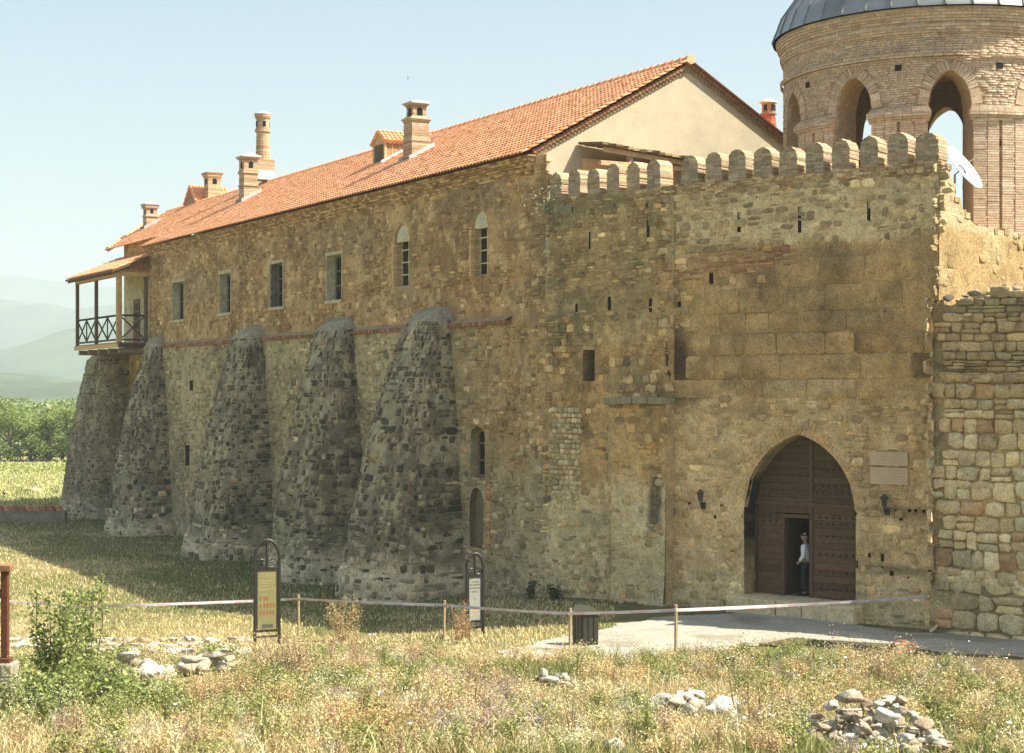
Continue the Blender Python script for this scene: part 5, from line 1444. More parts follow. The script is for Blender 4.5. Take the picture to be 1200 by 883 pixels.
# satellite dish
dp = at(1129, 197, 45.6)
dish = thing('satellite_dish', 'white satellite dish fixed behind the corner merlon', 'dish', dp - np.array((.2, 0, .6)))
nrm = unit((.65, -.49, .56)); ax = unit(np.cross(nrm, (0, 1, 0))); ay = np.cross(nrm, ax)
vs, fs = [dp - nrm * .07], []
for k in range(1, 5):
    r = .74 * k / 4
    vs += [dp + r * (math.cos(a) * ax + math.sin(a) * ay) - nrm * (.07 - .09 * (k / 4) ** 2) for a in np.arange(24) * 2 * math.pi / 24]
fs = [(0, 1 + j, 1 + (j + 1) % 24) for j in range(24)] + [(1 + k * 24 + j, 1 + k * 24 + (j + 1) % 24, 1 + (k + 1) * 24 + (j + 1) % 24, 1 + (k + 1) * 24 + j) for k in range(3) for j in range(24)]
db = MB().tint((.82, .83, .84)).add(vs, fs).build('reflector', M_METAL, dish, smooth=True)
m = db.modifiers.new('thick', 'SOLIDIFY'); m.thickness = .025
MB().tint(S(90, 84, 70)).tube([dp - nrm * .12, dp - nrm * .3, dp - nrm * .3 + np.array((0, 0, -.7))], .03, 8).tube([dp - ay * .55, dp + nrm * .5], .015, 6).build('mount', M_METAL, dish)
# shelter with tiled lean-to roof against the gable
SHP = thing('lean_to_shelter', 'small lean-to shelter with sagging tiled roof against the cream gable', 'shelter', FG.p(3.2, 10.5, .8))
a0, za = FG.uv(677, 168); a1, zb = FG.uv(806, 190)
def sh_z(u): return za + (zb - za) * (u - a0) / (a1 - a0)
mb = MB()
n = 18
for i in range(n):
    u = a0 + (a1 - a0) * (i + .5) / n; z = sh_z(u) + random.uniform(-.03, .02); w = (a1 - a0) / n / 2
    mb.tint(T(*random.choice([(150, 126, 88), (176, 148, 104), (128, 104, 72), (196, 164, 118)]))).add([FG.p(u + s * w * 1.1, z + dz - .12 * d, d) for dz in (-.05, .02 + .02 * random.random()) for d in (.05, 1.5 + random.uniform(-.06, .06)) for s in (-1, 1)], [(0, 1, 3, 2), (4, 6, 7, 5), (0, 4, 5, 1), (2, 3, 7, 6), (0, 2, 6, 4), (1, 5, 7, 3)])
mb.build('roof', M_TILE, SHP)
mb = MB().tint(S(146, 122, 92))
mb.add([FG.p(a0 + .1, sh_z(a0) - .28, 1.36), FG.p(a1, sh_z(a1) - .28, 1.36), FG.p(a1, sh_z(a1) - .44, 1.36), FG.p(a0 + .1, sh_z(a0) - .44, 1.36)], [(0, 1, 2, 3)])
mb.fbox(FG, a0 + .05, a1, sh_z(a1) - .55, sh_z(a1) - .40, 1.2, 1.34)
mb.build('beam', M_WOOD, SHP)
mb = MB().tint(S(190, 160, 126)).fbox(FG, a0 + .15, a1, 10.0, sh_z(a1) - .2, .02, .22); mb.build('wall', M_PLASTER, SHP)
for x in (738, 772, 798):
    u, _ = FG.uv(x, 200, 1.2); MB().tint(S(120, 116, 104)).fbox(FG, u - .07, u + .07, 10.0, sh_z(u) - .3, 1.1, 1.3).build('post', M_WOOD, SHP)
MB().tint(S(90, 88, 80)).tube([FG.p(1.15, 11.2, .9), FG.p(1.15, 12.75, .9)], .015, 5).tube([FG.p(1.15, 12.7, .9), FG.p(1.75, 12.1, .9), FG.p(1.9, 11.4, .9)], .012, 5).build('wire_bracket', M_METAL, SHP)
# ------------------------------------------------------------------ things in front of the walls
def info_sign(px, base_y, wpx, hpx, ptop, pbot, panel_c, kind, label):
    b = ground_hit(px, base_y); D = b[1]; k = D / FPX
    root = thing('information_sign', label, 'sign', b)
    W, H = wpx * k, hpx * k
    R = unit((.93, .37, 0)); N = np.array((R[1], -R[0], 0)); Z = np.array((0, 0, 1.))
    r = W / 2
    P = lambda x, z, d=0: b + R * x + Z * z + N * d
    pts = [P(-r, -.25)] + [P(-r, z) for z in np.linspace(0, H - r * 1.5, 3)] + [P(-r * math.cos(a), H - r * 1.5 + r * 1.5 * math.sin(a)) for a in np.linspace(0, math.pi, 13)[1:-1]] + [P(r, z) for z in np.linspace(H - r * 1.5, 0, 3)] + [P(r, -.25)]
    DKM = T(74, 66, 58) * .7
    MB().tint(DKM).tube(pts, .045, 8).build('frame', M_METAL, root, smooth=True)
    zt, zb_ = H - ptop * k, H - pbot * k
    F = Frame((b + R * 0)[:2], R[:2], N[:2])
    z0 = b[2]
    mb = MB().tint(DKM * .8).fbox(F, -r, r, z0 + zt, z0 + zt + .07, -.03, .03).fbox(F, -r, r, z0 + zb_ - .07, z0 + zb_, -.03, .03).fbox(F, -r, r, z0 + zb_ - .22, z0 + zb_ - .17, -.025, .025)
    mb.fbox(F, -r, -r + .07, z0 + zb_, z0 + zt, -.028, .028).fbox(F, r - .07, r, z0 + zb_, z0 + zt, -.028, .028)
    mb.build('panel_frame', M_METAL, root)
    mb = MB().tint(DKM)
    for s in (-1, 1):                                    # scrolls in the arch
        c = [P(s * (.06 + .0), zt + .1)] + [P(s * (r * .5 + r * .32 * math.cos(a)), zt + .08 + r * .36 + r * .34 * math.sin(a)) for a in np.linspace(-1.4, 2.6, 9)]
        mb.tube(c, .018, 5)
    mb.tube([P(0, zt + .05), P(0, H - .02)], .05 if kind == 1 else .035, 6)
    mb.build('scrollwork', M_METAL, root)
    u0, u1 = -r + .075, r - .075
    pn = MB().tint(panel_c).fbox(F, u0, u1, z0 + zb_, z0 + zt, -.02, .012).build('panel', M_METAL, root)
    def words(rows, col, name, hh, align=.0, dens=1.0):
        mb = MB().tint(col)
        for zf, a, e in rows:
            z = z0 + zb_ + (zt - zb_) * zf; u = u0 + (u1 - u0) * a; en = u0 + (u1 - u0) * e
            while u < en - .01:
                w = min(random.uniform(.035, .085), en - u); mb.fbox(F, u, u + w, z - hh, z + hh, .005, .0145); u += w + .016
        mb.build(name, M_PLASTER, pn, kind='stuff')
    if kind == 1:
        words([(.95, .15, .85), (.91, .12, .9), (.82, .15, .9), (.78, .12, .88), (.74, .2, .8), (.69, .08, .95), (.665, .1, .6)], S(120, 116, 70), 'text_lines', .011)
        mb = MB().tint(T(190, 128, 78))
        for zf, xs in ((.53, (.15, .36, .5)), (.41, (.15, .36, .52, .68, .84)), (.29, (.15, .32, .5, .66, .82))):
            for x in xs:
                u = u0 + (u1 - u0) * x; z = z0 + zb_ + (zt - zb_) * zf
                mb.fbox(F, u - .03, u + .03, z - .03, z + .05, .005, .0145).fbox(F, u - .018, u + .018, z - .07, z - .035, .005, .0146)
        mb.build('pictograms', M_PLASTER, pn, kind='stuff')
        MB().tint(S(60, 62, 56)).fbox(F, u0 + .12, u1 - .1, z0 + zb_ + .05, z0 + zb_ + .15, .005, .016).build('nameplate', M_METAL, pn)
    else:
        words([(.90, .2, .85), (.83, .08, .92), (.75, .08, .95), (.67, .2, .75)], S(84, 86, 76), 'text_lines', .022)
        mb = MB().tint(S(110, 112, 100)); u = (u0 + u1) / 2; z = z0 + zb_ + (zt - zb_) * .5
        mb.fbox(F, u - .012, u + .012, z - .09, z + .09, .005, .0146).fbox(F, u - .06, u + .06, z - .012, z + .012, .005, .0144).build('cross_emblem', M_PLASTER, pn)
        words([(.30, .08, .4), (.30, .5, .95), (.22, .1, .9), (.12, .08, .92), (.06, .1, .8)], S(140, 128, 110), 'small_text_lines', .016)
info_sign(313, 757, 29, 124, 36, 105, T(176, 164, 108), 1, 'arched black frame sign with yellow panel of red pictograms')
info_sign(556.5, 745, 20.5, 96, 28, 78, T(206, 204, 182), 2, 'arched black frame sign with white text panel by the buttress')

bn = ground_hit(686, 757)
BIN = thing('litter_bin', 'dark metal litter bin with pitched lid beside the path', 'bin', bn)
ra = math.radians(28); X_, Y_ = np.array((math.cos(ra), math.sin(ra), 0)), np.array((-math.sin(ra), math.cos(ra), 0)); Z_ = np.array((0, 0, 1.))
MB().tint(T(60, 56, 42)).box(bn + Z_ * .40, X_ * .23, Y_ * .23, Z_ * .40).build('bin_body', M_METAL, BIN, bevel=.01)
for s in (-1, 1):
    for x in (-.15, 0, .15):
        MB().tint(T(62, 58, 44)).box(bn + X_ * x + Y_ * s * .235 + Z_ * .42, X_ * .055, Y_ * .01, Z_ * .30).build('slat', M_METAL, BIN)
        MB().tint(T(62, 58, 44)).box(bn + Y_ * x + X_ * s * .235 + Z_ * .42, Y_ * .055, X_ * .01, Z_ * .30).build('slat', M_METAL, BIN)
mb = MB().tint(T(108, 102, 78))
L_ = .29
mb.add([bn + Z_ * .80 + X_ * a + Y_ * b_ for a, b_ in ((-L_, -L_), (L_, -L_), (L_, L_), (-L_, L_))] + [bn + Z_ * .98 - Y_ * L_, bn + Z_ * .98 + Y_ * L_], [(0, 1, 2, 3), (0, 3, 5, 4), (1, 4, 5, 2), (0, 4, 1), (2, 5, 3)])
mb.build('lid', M_METAL, BIN)
for a in (-1, 1):
    for b_ in (-1, 1): MB().tint(T(40, 38, 30)).box(bn + X_ * a * .2 + Y_ * b_ * .2 + Z_ * .78, X_ * .02, Y_ * .02, Z_ * .06).build('lid_support', M_METAL, BIN)

# stakes with barrier tape
stk = [(93, 706, 757, 'thin wooden stake with tape inside the green saplings'), (350, 697, 752, 'pale wooden stake right beside the yellow information sign'), (520, 704, 752, 'pale wooden stake in front of the big buttress'), (668, 713, 763, 'pale wooden stake next to the litter bin'), (792, 709, 771, 'pale wooden stake in front of the path before the gateway')]
tops_ = []
for px, yt, yb, lb in stk:
    b = ground_hit(px, yb); h = (yb - yt) * b[1] / FPX
    root = thing('wooden_stake', lb, 'stake', b, 'stakes holding the barrier tape')
    ln = np.array((random.uniform(-.03, .03), random.uniform(-.02, .02), 0))
    MB().tint(T(222, 196, 146)).tube([b - np.array((0, 0, .3)), b + np.array((0, 0, h * .5)) + ln * .5, b + np.array((0, 0, h)) + ln], [.045, .043, .04], 6).build('stake_pole', M_WOOD, root)
    MB().tint((.75, .55, .5)).lathe(b + np.array((0, 0, h - .16)) + ln, [(.052, 0), (.052, .07)], 8).build('tape_knot', M_CLOTH, root)
    tops_.append(b + np.array((0, 0, h - .12)) + ln + np.array((0, -.05, 0)))
ends = [at(-20, 702, tops_[0][1] - 1.5)] + tops_ + [FC.p(*FC.uv(1096, 699, .16), .16)]
Vt, Qt, Ct = [], [], []
n = 0
for a, b in zip(ends[:-1], ends[1:]):
    L_ = np.linalg.norm(b - a); m = max(8, int(L_ / .12)); sag = .02 * L_ / 6
    for i in range(m):
        p0, p1 = a + (b - a) * i / m, a + (b - a) * (i + 1) / m
        s0, s1 = sag * 4 * (i / m) * (1 - i / m), sag * 4 * ((i + 1) / m) * (1 - (i + 1) / m)
        tw0 = .5 * math.sin((a[0] + i * .12) * .9); tw1 = .5 * math.sin((a[0] + (i + 1) * .12) * .9); hh = .036
        Vt += [p0 + (0, tw0 * hh, -s0 - hh), p1 + (0, tw1 * hh, -s1 - hh), p1 + (0, -tw1 * hh, -s1 + hh), p0 + (0, -tw0 * hh, -s0 + hh)]
        lo_c = T(240, 186, 176) if (i // 3) % 2 == 0 else T(250, 232, 222); Ct += [lo_c, lo_c, T(250, 242, 234), T(250, 242, 234)]
        Qt.append((n, n + 1, n + 2, n + 3)); n += 4
link('barrier_tape', mesh_np('barrier_tape', np.array(Vt), quads=Qt, tint=np.array(Ct)), M_CLOTH, label='red and white barrier tape strung between the wooden stakes', cat='tape')

# timber post of a handrail on its stone pier, at the edge of the frame
pb = ground_hit(6, 842); Dp = pb[1]; kp = Dp / FPX
RAIL = thing('stair_handrail', 'red-brown timber handrail post standing on a pale stone pier', 'railing', pb)
zp = CAMZ - (776 - CY) * kp; zt = CAMZ - (668 - CY) * kp
mb = MB()
z = pb[2] - .3
rows = []
while z < zp - .02:
    h = random.uniform(.18, .26); h = min(h, zp - z)
    x = -.75
    while x < .16:
        w = random.uniform(.24, .42); x1 = min(x + w, .17)
        MB().tint(T(*random.choice([(232, 218, 188), (214, 198, 164), (240, 230, 206)]))).box((pb[0] + (x + x1) / 2, Dp, z + h / 2), ((x1 - x) / 2 - .008, 0, 0), (0, .22 + random.uniform(-.015, .015), 0), (0, 0, h / 2 - .008)).build('pier_stone', M_ROCK, RAIL, bevel=.015)
        x = x1
    z += h
MB().tint(T(206, 194, 166)).box((pb[0] - .29, Dp, (pb[2] - .3 + zp) / 2), (.43, 0, 0), (0, .2, 0), (0, 0, (zp - pb[2] + .3) / 2 - .01)).build('pier_core', M_MORTAR, RAIL)
MB().tint(T(130, 78, 50)).box((pb[0] + .0, Dp, (zp + zt) / 2), (.055, 0, 0), (0, .055, 0), (0, 0, (zt - zp) / 2)).box((pb[0] + .0, Dp, zp + .03), (.10, 0, 0), (0, .10, 0), (0, 0, .04)).build('post', M_WOOD, RAIL, bevel=.01)
MB().tint(T(190, 134, 94)).box((pb[0] - .45, Dp, zt + .03), (.56, 0, 0), (0, .09, 0), (0, 0, .05)).build('top_rail', M_WOOD, RAIL, bevel=.01)
MB().tint(T(150, 96, 66)).bar((pb[0] - .05, Dp, zt - .42), (pb[0] - .4, Dp, zt), .08, .08).build('brace', M_WOOD, RAIL)

# orange hose coil and a stick by the corner
hc = ground_hit(1057, 779)
mb = MB().tint(T(222, 128, 72))
pts = [hc + np.array((.30 * math.cos(a) * (1 - .015 * i), .1 * math.sin(a * .5), .30 + .22 * math.sin(a) * (1 - .01 * i))) for i, a in enumerate(np.linspace(0, 15, 70))]
mb.tube(pts, .018, 5)
COIL = thing('rope_coil', 'orange coiled rope lying at the edge of the dry grass', 'rope', hc)
mb.build('rope_loops', M_CLOTH, COIL, smooth=True)
MB().tint(T(200, 150, 96)).tube([pts[-1], hc + np.array((-.3, -.1, .1)), hc + np.array((-.5, -.1, .02))], .016, 5).build('rope_end', M_CLOTH, COIL)
s0, s1 = FC.p(*FC.uv(1090, 741, .9), .9), FC.p(*FC.uv(1110, 727, .35), .35)
ST = thing('wooden_stick', 'pale broken stick leaning in the corner of the two walls', 'stick', s0)
MB().tint(S(176, 162, 130)).tube([s0, (s0 + s1) / 2 + (0, 0, .05), s1], [.035, .04, .025], 6).build('stick_shaft', M_WOOD, ST)
MB().tint(S(160, 148, 118)).tube([(s0 + s1) / 2 + (0, 0, .05), (s0 + s1) / 2 + (.12, 0, .22)], [.025, .012], 5).build('side_twig', M_WOOD, ST)

# person in the open wicket
pu, _ = FC.uv(944.5, 690, DD - .28)
PB = FC.p(pu, .275, DD - .28)
PER = thing('person', 'person in white shirt, dark trousers and black cap standing in the open wicket', 'person', PB)
fw = unit(FC.u * .95 + FC.n * .1); sd = np.array((-fw[1], fw[0], 0)); up = Z_
def Q3(f, s, z): return PB + fw * f + sd * s + up * z
def skin_mesh(name, verts, edges, radii, mat, parent, tint, sub=2):
    me = bpy.data.meshes.new(name)
    me.from_pydata([tuple(v) for v in verts], edges, [])
    o = link(name, me, mat, parent)
    o.modifiers.new('skin', 'SKIN').use_smooth_shade = True
    sv = me.skin_vertices[0]
    for i, r in enumerate(radii):
        rr = r if hasattr(r, '__len__') else (r, r)
        sv.data[i].radius = rr; sv.data[i].use_root = (i == 0)
    s = o.modifiers.new('smooth', 'SUBSURF'); s.levels = s.render_levels = sub
    me.materials.clear(); me.materials.append(plain(name + '_colour', tint))
    return o
SK = (.42, .26, .18)
bv = [Q3(0, 0, .95), Q3(-.01, 0, 1.15), Q3(0, 0, 1.36), Q3(.01, 0, 1.47), Q3(.03, 0, 1.56),
      Q3(0, .17, 1.40), Q3(-.03, .24, 1.14), Q3(.12, .22, .95), Q3(.19, .2, .90),
      Q3(0, -.17, 1.40), Q3(-.02, -.23, 1.14), Q3(.14, -.2, .97), Q3(.21, -.18, .92),
      Q3(0, .1, .88), Q3(.03, .11, .50), Q3(-.02, .11, .08), Q3(.12, .12, .04), Q3(0, -.1, .88), Q3(.0, -.11, .50), Q3(-.05, -.11, .08), Q3(.09, -.12, .04)]
be = [(0, 1), (1, 2), (2, 3), (3, 4), (2, 5), (5, 6), (6, 7), (7, 8), (2, 9), (9, 10), (10, 11), (11, 12), (0, 13), (13, 14), (14, 15), (15, 16), (0, 17), (17, 18), (18, 19), (19, 20)]
brd = [.13, .12, .13, .055, .06, .06, .045, .034, .04, .06, .045, .034, .04, .085, .06, .042, .04, .085, .06, .042, .04]
body = skin_mesh('body', bv, be, brd, M_SKIN, PER, SK)
hd = MB().tint(SK)
hc_ = Q3(.04, 0, 1.66)
prof = [(.03, -.125), (.06, -.11), (.08, -.06), (.092, 0), (.09, .05), (.07, .1), (.03, .125)]
hd.lathe(hc_, prof, 14)
hd.box(hc_ + fw * .095 - up * .015, fw * .018, sd * .012, up * .025)
for s in (-1, 1): hd.box(hc_ + sd * s * .09, fw * .02, sd * .008, up * .03)
for s in (-1, 1): hd.tint((.04, .03, .03)).box(hc_ + fw * .082 + sd * s * .035 + up * .012, fw * .006, sd * .012, up * .007)
hd.tint((.3, .12, .1)).box(hc_ + fw * .08 - up * .06, fw * .008, sd * .022, up * .005)
hd.build('head', M_SKIN, PER, smooth=True)
cp = MB().tint((.015, .015, .018)).lathe(hc_ + up * .045, [(.1, -.01), (.102, .03), (.088, .07), (.05, .10), (.01, .108)], 14)
cp.add([hc_ + up * .05 + fw * a + sd * s + up * dz for dz in (0, .012) for a, s in ((.07, -.08), (.17, -.05), (.17, .05), (.07, .08))], [(0, 1, 2, 3), (7, 6, 5, 4), (0, 4, 5, 1), (1, 5, 6, 2), (2, 6, 7, 3)])
capo = cp.build('cap', M_CLOTH, PER, smooth=False)
bd_ = -unit(PB * (1, 1, 0)); MB().tint((.8, .8, .8)).box(hc_ + up * .085 + bd_ * .085, np.cross(bd_, up) * .025, bd_ * .012, up * .025).build('badge', M_CLOTH, capo)
sh = [Q3(0, 0, .90), Q3(-.01, 0, 1.15), Q3(0, 0, 1.37), Q3(.005, 0, 1.46), Q3(0, .18, 1.40), Q3(-.03, .25, 1.14), Q3(.1, .225, .98), Q3(0, -.18, 1.40), Q3(-.02, -.24, 1.14), Q3(.12, -.205, .99)]
skin_mesh('shirt', sh, [(0, 1), (1, 2), (2, 3), (2, 4), (4, 5), (5, 6), (2, 7), (7, 8), (8, 9)], [(.165, .15), (.15, .145), (.16, .145), .075, .078, .066, .056, .078, .066, .056], M_CLOTH, PER, (.78, .78, .76))
tr = [Q3(0, 0, .96), Q3(0, .1, .86), Q3(.03, .11, .50), Q3(-.02, .11, .09), Q3(0, -.1, .86), Q3(0, -.11, .50), Q3(-.05, -.11, .09)]
skin_mesh('trousers', tr, [(0, 1), (1, 2), (2, 3), (0, 4), (4, 5), (5, 6)], [.14, .1, .078, .068, .1, .078, .068], M_CLOTH, PER, (.02, .02, .024))
mb = MB().tint((.015, .013, .012))
for s, f in ((.11, .03), (-.115, .0)): mb.tube([Q3(f - .1, s, .045), Q3(f + .05, s, .05), Q3(f + .19, s, .03)], [.05, .052, .035], 8)
mb.build('shoes', M_CLOTH, PER, smooth=True)

# low boundary wall with tile coping at the far corner, boulders in the field
bw0 = at(67, 606, 92.0); bw0[2] = -1.3
LOW = thing('boundary_wall', 'low grey wall with a row of red bricks on top beyond the far buttress', 'wall', bw0)
FL = Frame(bw0[:2], (-1, .06), (.06 * -1, -1))
MB().tint(S(104, 104, 92)).fbox(FL, -.5, 16, -2.2, -.62, -.25, .25).build('wall', M_MORTAR, LOW)
for i in range(34):
    u = -.3 + i * .42
    MB().tint(S(*random.choice([(150, 92, 70), (136, 84, 64), (160, 108, 84)]))).prism(FL, [(u, -.62), (u + .2, -.62), (u + .34, -.34), (u + .14, -.34)], -.26, .28).build('coping_brick', M_BRICK, LOW)
for i, (px, py, r, lb) in enumerate(((18, 560, .5, 'farthest small boulder on the sunlit field'), (41, 577, .85, 'largest pale boulder on the sunlit field'), (8, 580, .6, 'boulder on the field at the edge of the frame'))):
    b = ground_hit(px, py); put_rock(b + (0, 0, r * .15), r, (1.3, .8, .5), 70 + i, T(214, 190, 146), 'boulder', label=lb, cat='boulder', group='boulders on the field')
b0 = at(478, 92, 240)
BIRD = thing('bird', 'small dark bird flying in the sky above the big chimney', 'bird', b0)
MB().tint((.05, .05, .05)).tube([b0 + (0, -.2, -.25), b0 + (0, 0, 0), b0 + (0, .2, .1), b0 + (0, .3, .15)], [.02, .06, .05, .02], 6).build('body', M_CLOTH, BIRD)
for s in (-1, 1): MB().tint((.05, .05, .05)).add([b0 + (0, -.1, .02), b0 + (0, .2, .02), b0 + (s * .12, .15, .3), b0 + (s * .08, .05, .32), b0 + (s * .08, .05, -.01)], [(0, 1, 2, 3), (0, 4, 1)]).build('wing', M_CLOTH, BIRD)

# ------------------------------------------------------------------ stone heaps
PALEST = [(236, 226, 198), (222, 206, 172), (240, 232, 208), (214, 194, 158), (230, 216, 186), (200, 174, 140)]
TONE = ['whitish', 'buff', 'cream', 'tan', 'pale', 'brownish']
HEAPS = []
def heap(cx_, cy_, rx, ry, n, hmax, rr, label, group, seed, cat='stone'):
    rg = np.random.default_rng(seed)
    c = ground_hit(cx_, cy_); k = c[1] / FPX
    HEAPS.append((c[0], c[1], rx * k, ry))
    for i in range(n):
        a, q = rg.uniform(0, 6.28), math.sqrt(rg.random())
        x = c[0] + rx * k * q * math.cos(a); y = c[1] + ry * q * math.sin(a)
        lift = hmax * (1 - q ** 1.5) * rg.random()
        r = rg.uniform(*rr)
        j = rg.integers(6)
        size = 'small' if r < rr[0] + (rr[1] - rr[0]) * .4 else 'large' if r > rr[0] + (rr[1] - rr[0]) * .75 else 'middling'
        where = 'on top of' if lift > hmax * .45 else 'on the gate side of' if math.cos(a) > .5 else 'on the buttress side of' if math.cos(a) < -.5 else 'at the back of' if math.sin(a) > 0 else 'in front of'
        put_rock(gp(x, y) + (0, 0, lift + r * .25), r, (rg.uniform(.9, 1.5), rg.uniform(.7, 1.1), rg.uniform(.4, .8)), seed * 100 + i, T(*PALEST[j]) * rg.uniform(.9, 1.08), 'stone', label=f'{size} {TONE[j]} stone {where} {label}', cat=cat, group=group)
heap(1018, 874, 88, 1.3, 165, .8, (.08, .19), 'the big stone heap', 'stones of the big heap', 51)
heap(1088, 884, 30, .7, 24, .25, (.08, .17), 'the tail of the big heap', 'stones on the flank of the big heap', 52)
heap(800, 838, 62, .8, 24, .35, (.12, .3), 'the flat stones half hidden in grass', 'half hidden flat stones', 53)
heap(645, 803, 32, .5, 12, .3, (.12, .28), 'the whitish stones below the bin', 'whitish stones below the bin', 54)
heap(245, 788, 50, .9, 26, .45, (.14, .3), 'the rubble below the yellow sign', 'rubble stones below the yellow sign', 55)
heap(150, 798, 44, .9, 22, .45, (.15, .32), 'the rubble beside the saplings', 'rubble stones beside the saplings', 56)
heap(205, 830, 50, .8, 6, .05, (.12, .24), 'the loose stones in the green weeds', 'loose stones in the weeds', 57)
for i, (px, py, r, lb) in enumerate(((86, 866, .2, 'pale stone in the grass near the stone pier'), (62, 852, .24, 'reddish stone in the grass near the stone pier'), (505, 832, .2, 'lone pale stone amid the purple weeds'), (460, 808, .2, 'lone grey stone in the middle of the dry weeds'), (720, 882, .24, 'pale flat stone cut by the lower frame edge'), (188, 805, .26, 'light upright stone in front of the rubble'))):
    b = ground_hit(px, py); put_rock(b + (0, 0, r * .3), r, (1.3, .9, .7), 400 + i, T(*PALEST[i % 6]), 'stone', label=lb, cat='stone')
# flat edging slabs of the old path
SLABP = thing('stone_edging', 'row of flat pale stone slabs edging the lawn behind the saplings', 'edging', ground_hit(150, 762))
rg = np.random.default_rng(9)
for px in np.arange(-5, 292, 9.5):
    for py in (752, 759, 766):
        if rg.random() < .22: continue
        b = ground_hit(px + rg.uniform(-3, 3), py + rg.uniform(-1.5, 1.5))
        put_rock(b + (0, 0, .05), .2, (rg.uniform(.9, 1.4), rg.uniform(1.2, 2.0), .45), 2000 + int(px * 7) + py, T(*PALEST[rg.integers(5)]), 'slab', SLABP)
for i in range(26):                                      # rubble at the foot of the connecting wall
    px = random.uniform(690, 800)
    b = FB.p(*FB.uv(px, 720, .5), .5) if px < 775 else FC.p(*FC.uv(px, 724, .5), .5)
    b = gp(b[0], b[1])
    put_rock(b + (0, 0, .02), random.uniform(.06, .16), (1.2, .9, .6), 3000 + i, S(*random.choice([(120, 100, 74), (96, 84, 64), (140, 128, 98), (130, 86, 62)])), 'foot_stone', wallB)
# ------------------------------------------------------------------ plants
class Tri:
    """collects coloured triangles for plants"""
    def __init__(s): s.V, s.T, s.C, s.n = [], [], [], 0
    def add(s, V, T_, C):
        V = np.asarray(V, float); s.V.append(V); s.T.append(np.asarray(T_) + s.n); s.C.append(np.broadcast_to(np.asarray(C, float), V.shape)); s.n += len(V)
    def build(s, name, mat, parent=None, **kw):
        return link(name, mesh_np(name, np.concatenate(s.V), tris=np.concatenate(s.T), tint=np.concatenate(s.C)), mat, parent, **kw)
def blades(P, h, w, lean, rg, col, curl=.35):
    """grass blades: three-segment bent strips -> (V, T, C)"""
    n = len(P)
    a = rg.uniform(0, 2 * np.pi, n); b = rg.uniform(0, 2 * np.pi, n)
    side = np.stack([np.cos(a), np.sin(a), 0 * a], -1) * w[:, None] * .5
    ln = np.stack([np.cos(b), np.sin(b), 0 * b], -1) * (h * lean)[:, None]
    up = np.array([0, 0, 1.])
    m = P + up * (h * .55)[:, None] + ln * .35; t = P + up * (h * (1 - .15 * lean))[:, None] + ln
    V = np.stack([P - side, P + side, m - side * .7, m + side * .7, t], 1)
    T_ = np.array([[0, 1, 3], [0, 3, 2], [2, 3, 4]])
    Tt = (T_[None] + (np.arange(n) * 5)[:, None, None]).reshape(-1, 3)
    return V.reshape(-1, 3), Tt, np.repeat(col, 5, 0)
def leaves(P, size, rg, col, droop=.2):
    """small leaf-shaped kites in random directions"""
    n = len(P)
    d = rg.normal(size=(n, 3)); d[:, 2] = d[:, 2] * .6 - droop; d /= np.linalg.norm(d, axis=1)[:, None]
    s = np.cross(d, rg.normal(size=(n, 3))); s /= np.linalg.norm(s, axis=1)[:, None] + 1e-9
    sz = size[:, None]
    V = np.stack([P, P + d * sz * .45 + s * sz * .32, P + d * sz, P + d * sz * .45 - s * sz * .32], 1)
    T_ = np.array([[0, 1, 2], [0, 2, 3]])
    return V.reshape(-1, 3), (T_[None] + (np.arange(n) * 4)[:, None, None]).reshape(-1, 3), np.repeat(col, 4, 0)
RG = np.random.default_rng(77)
def in_view(x, y, pad=.02): return np.abs(x / y) < .3085 + pad
def tri_area_pts(n, y0, y1, pad=.03, px=None):
    y = np.sqrt(RG.uniform(y0 ** 2, y1 ** 2, n)); r = RG.uniform(-.3085 - pad, .3085 + pad, n) if px is None else RG.uniform((px[0] - CX) / FPX, (px[1] - CX) / FPX, n)
    return r * y, y
STRAW = [PLT(226, 204, 138), PLT(208, 184, 116), PLT(236, 218, 160), PLT(190, 170, 104), PLT(214, 180, 118)]
GREEN = [PLT(150, 152, 74), PLT(128, 138, 62), PLT(172, 168, 88), PLT(110, 122, 52)]
def on_path(x, y): return inpoly(x, y, PATH)
# tall dry grass of the foreground
def off_heap(x, y):
    ok = np.ones(x.shape, bool)
    for hx, hy, ra_, rb_ in HEAPS[:6]: ok &= ((x - hx) / (ra_ * .95)) ** 2 + ((y - hy + 1.1) / (rb_ + 1.3)) ** 2 > 1
    return ok
def low_left(x, y): return np.where(x < -4.5, 1 - .7 * sm(y, 33, 36.5), 1 - .55 * sm(y, 35, 38.5))
n = 190000
x, y = tri_area_pts(n, 18.5, 40.5)
dens = sm(fbm(x / 1.1, y / 1.1, 501, 3), .30, .55)
ok = (RG.random(n) < .12 + .88 * dens) & ~on_path(x, y) & ~((y > 39) & (x > 4.5)) & ~inpoly(x, y, VERGE) & (off_heap(x, y) | (RG.random(n) < .12))
x, y = x[ok], y[ok]
g = fbm(x / 2.2, y / 2.2, 502, 3)
col = np.where((RG.random(len(x)) < sm(g, .50, .64) * .8 + .05)[:, None], pick(GREEN, len(x), RG), pick(STRAW, len(x), RG))
h = RG.uniform(.10, .34, len(x)) * (.55 + .9 * fbm(x / 1.7, y / 1.7, 503, 3)); h[RG.random(len(x)) < .06] *= 1.9; h *= low_left(x, y)
tg = Tri(); tg.add(*blades(np.stack([x, y, ground_z(x, y) - .02], -1), h, RG.uniform(.012, .024, len(x)), RG.uniform(.2, .9, len(x)), RG, col))
tg.build('dry_grass', M_DRY, kind='stuff', label='tall dry straw-coloured grass covering the foreground', cat='grass')
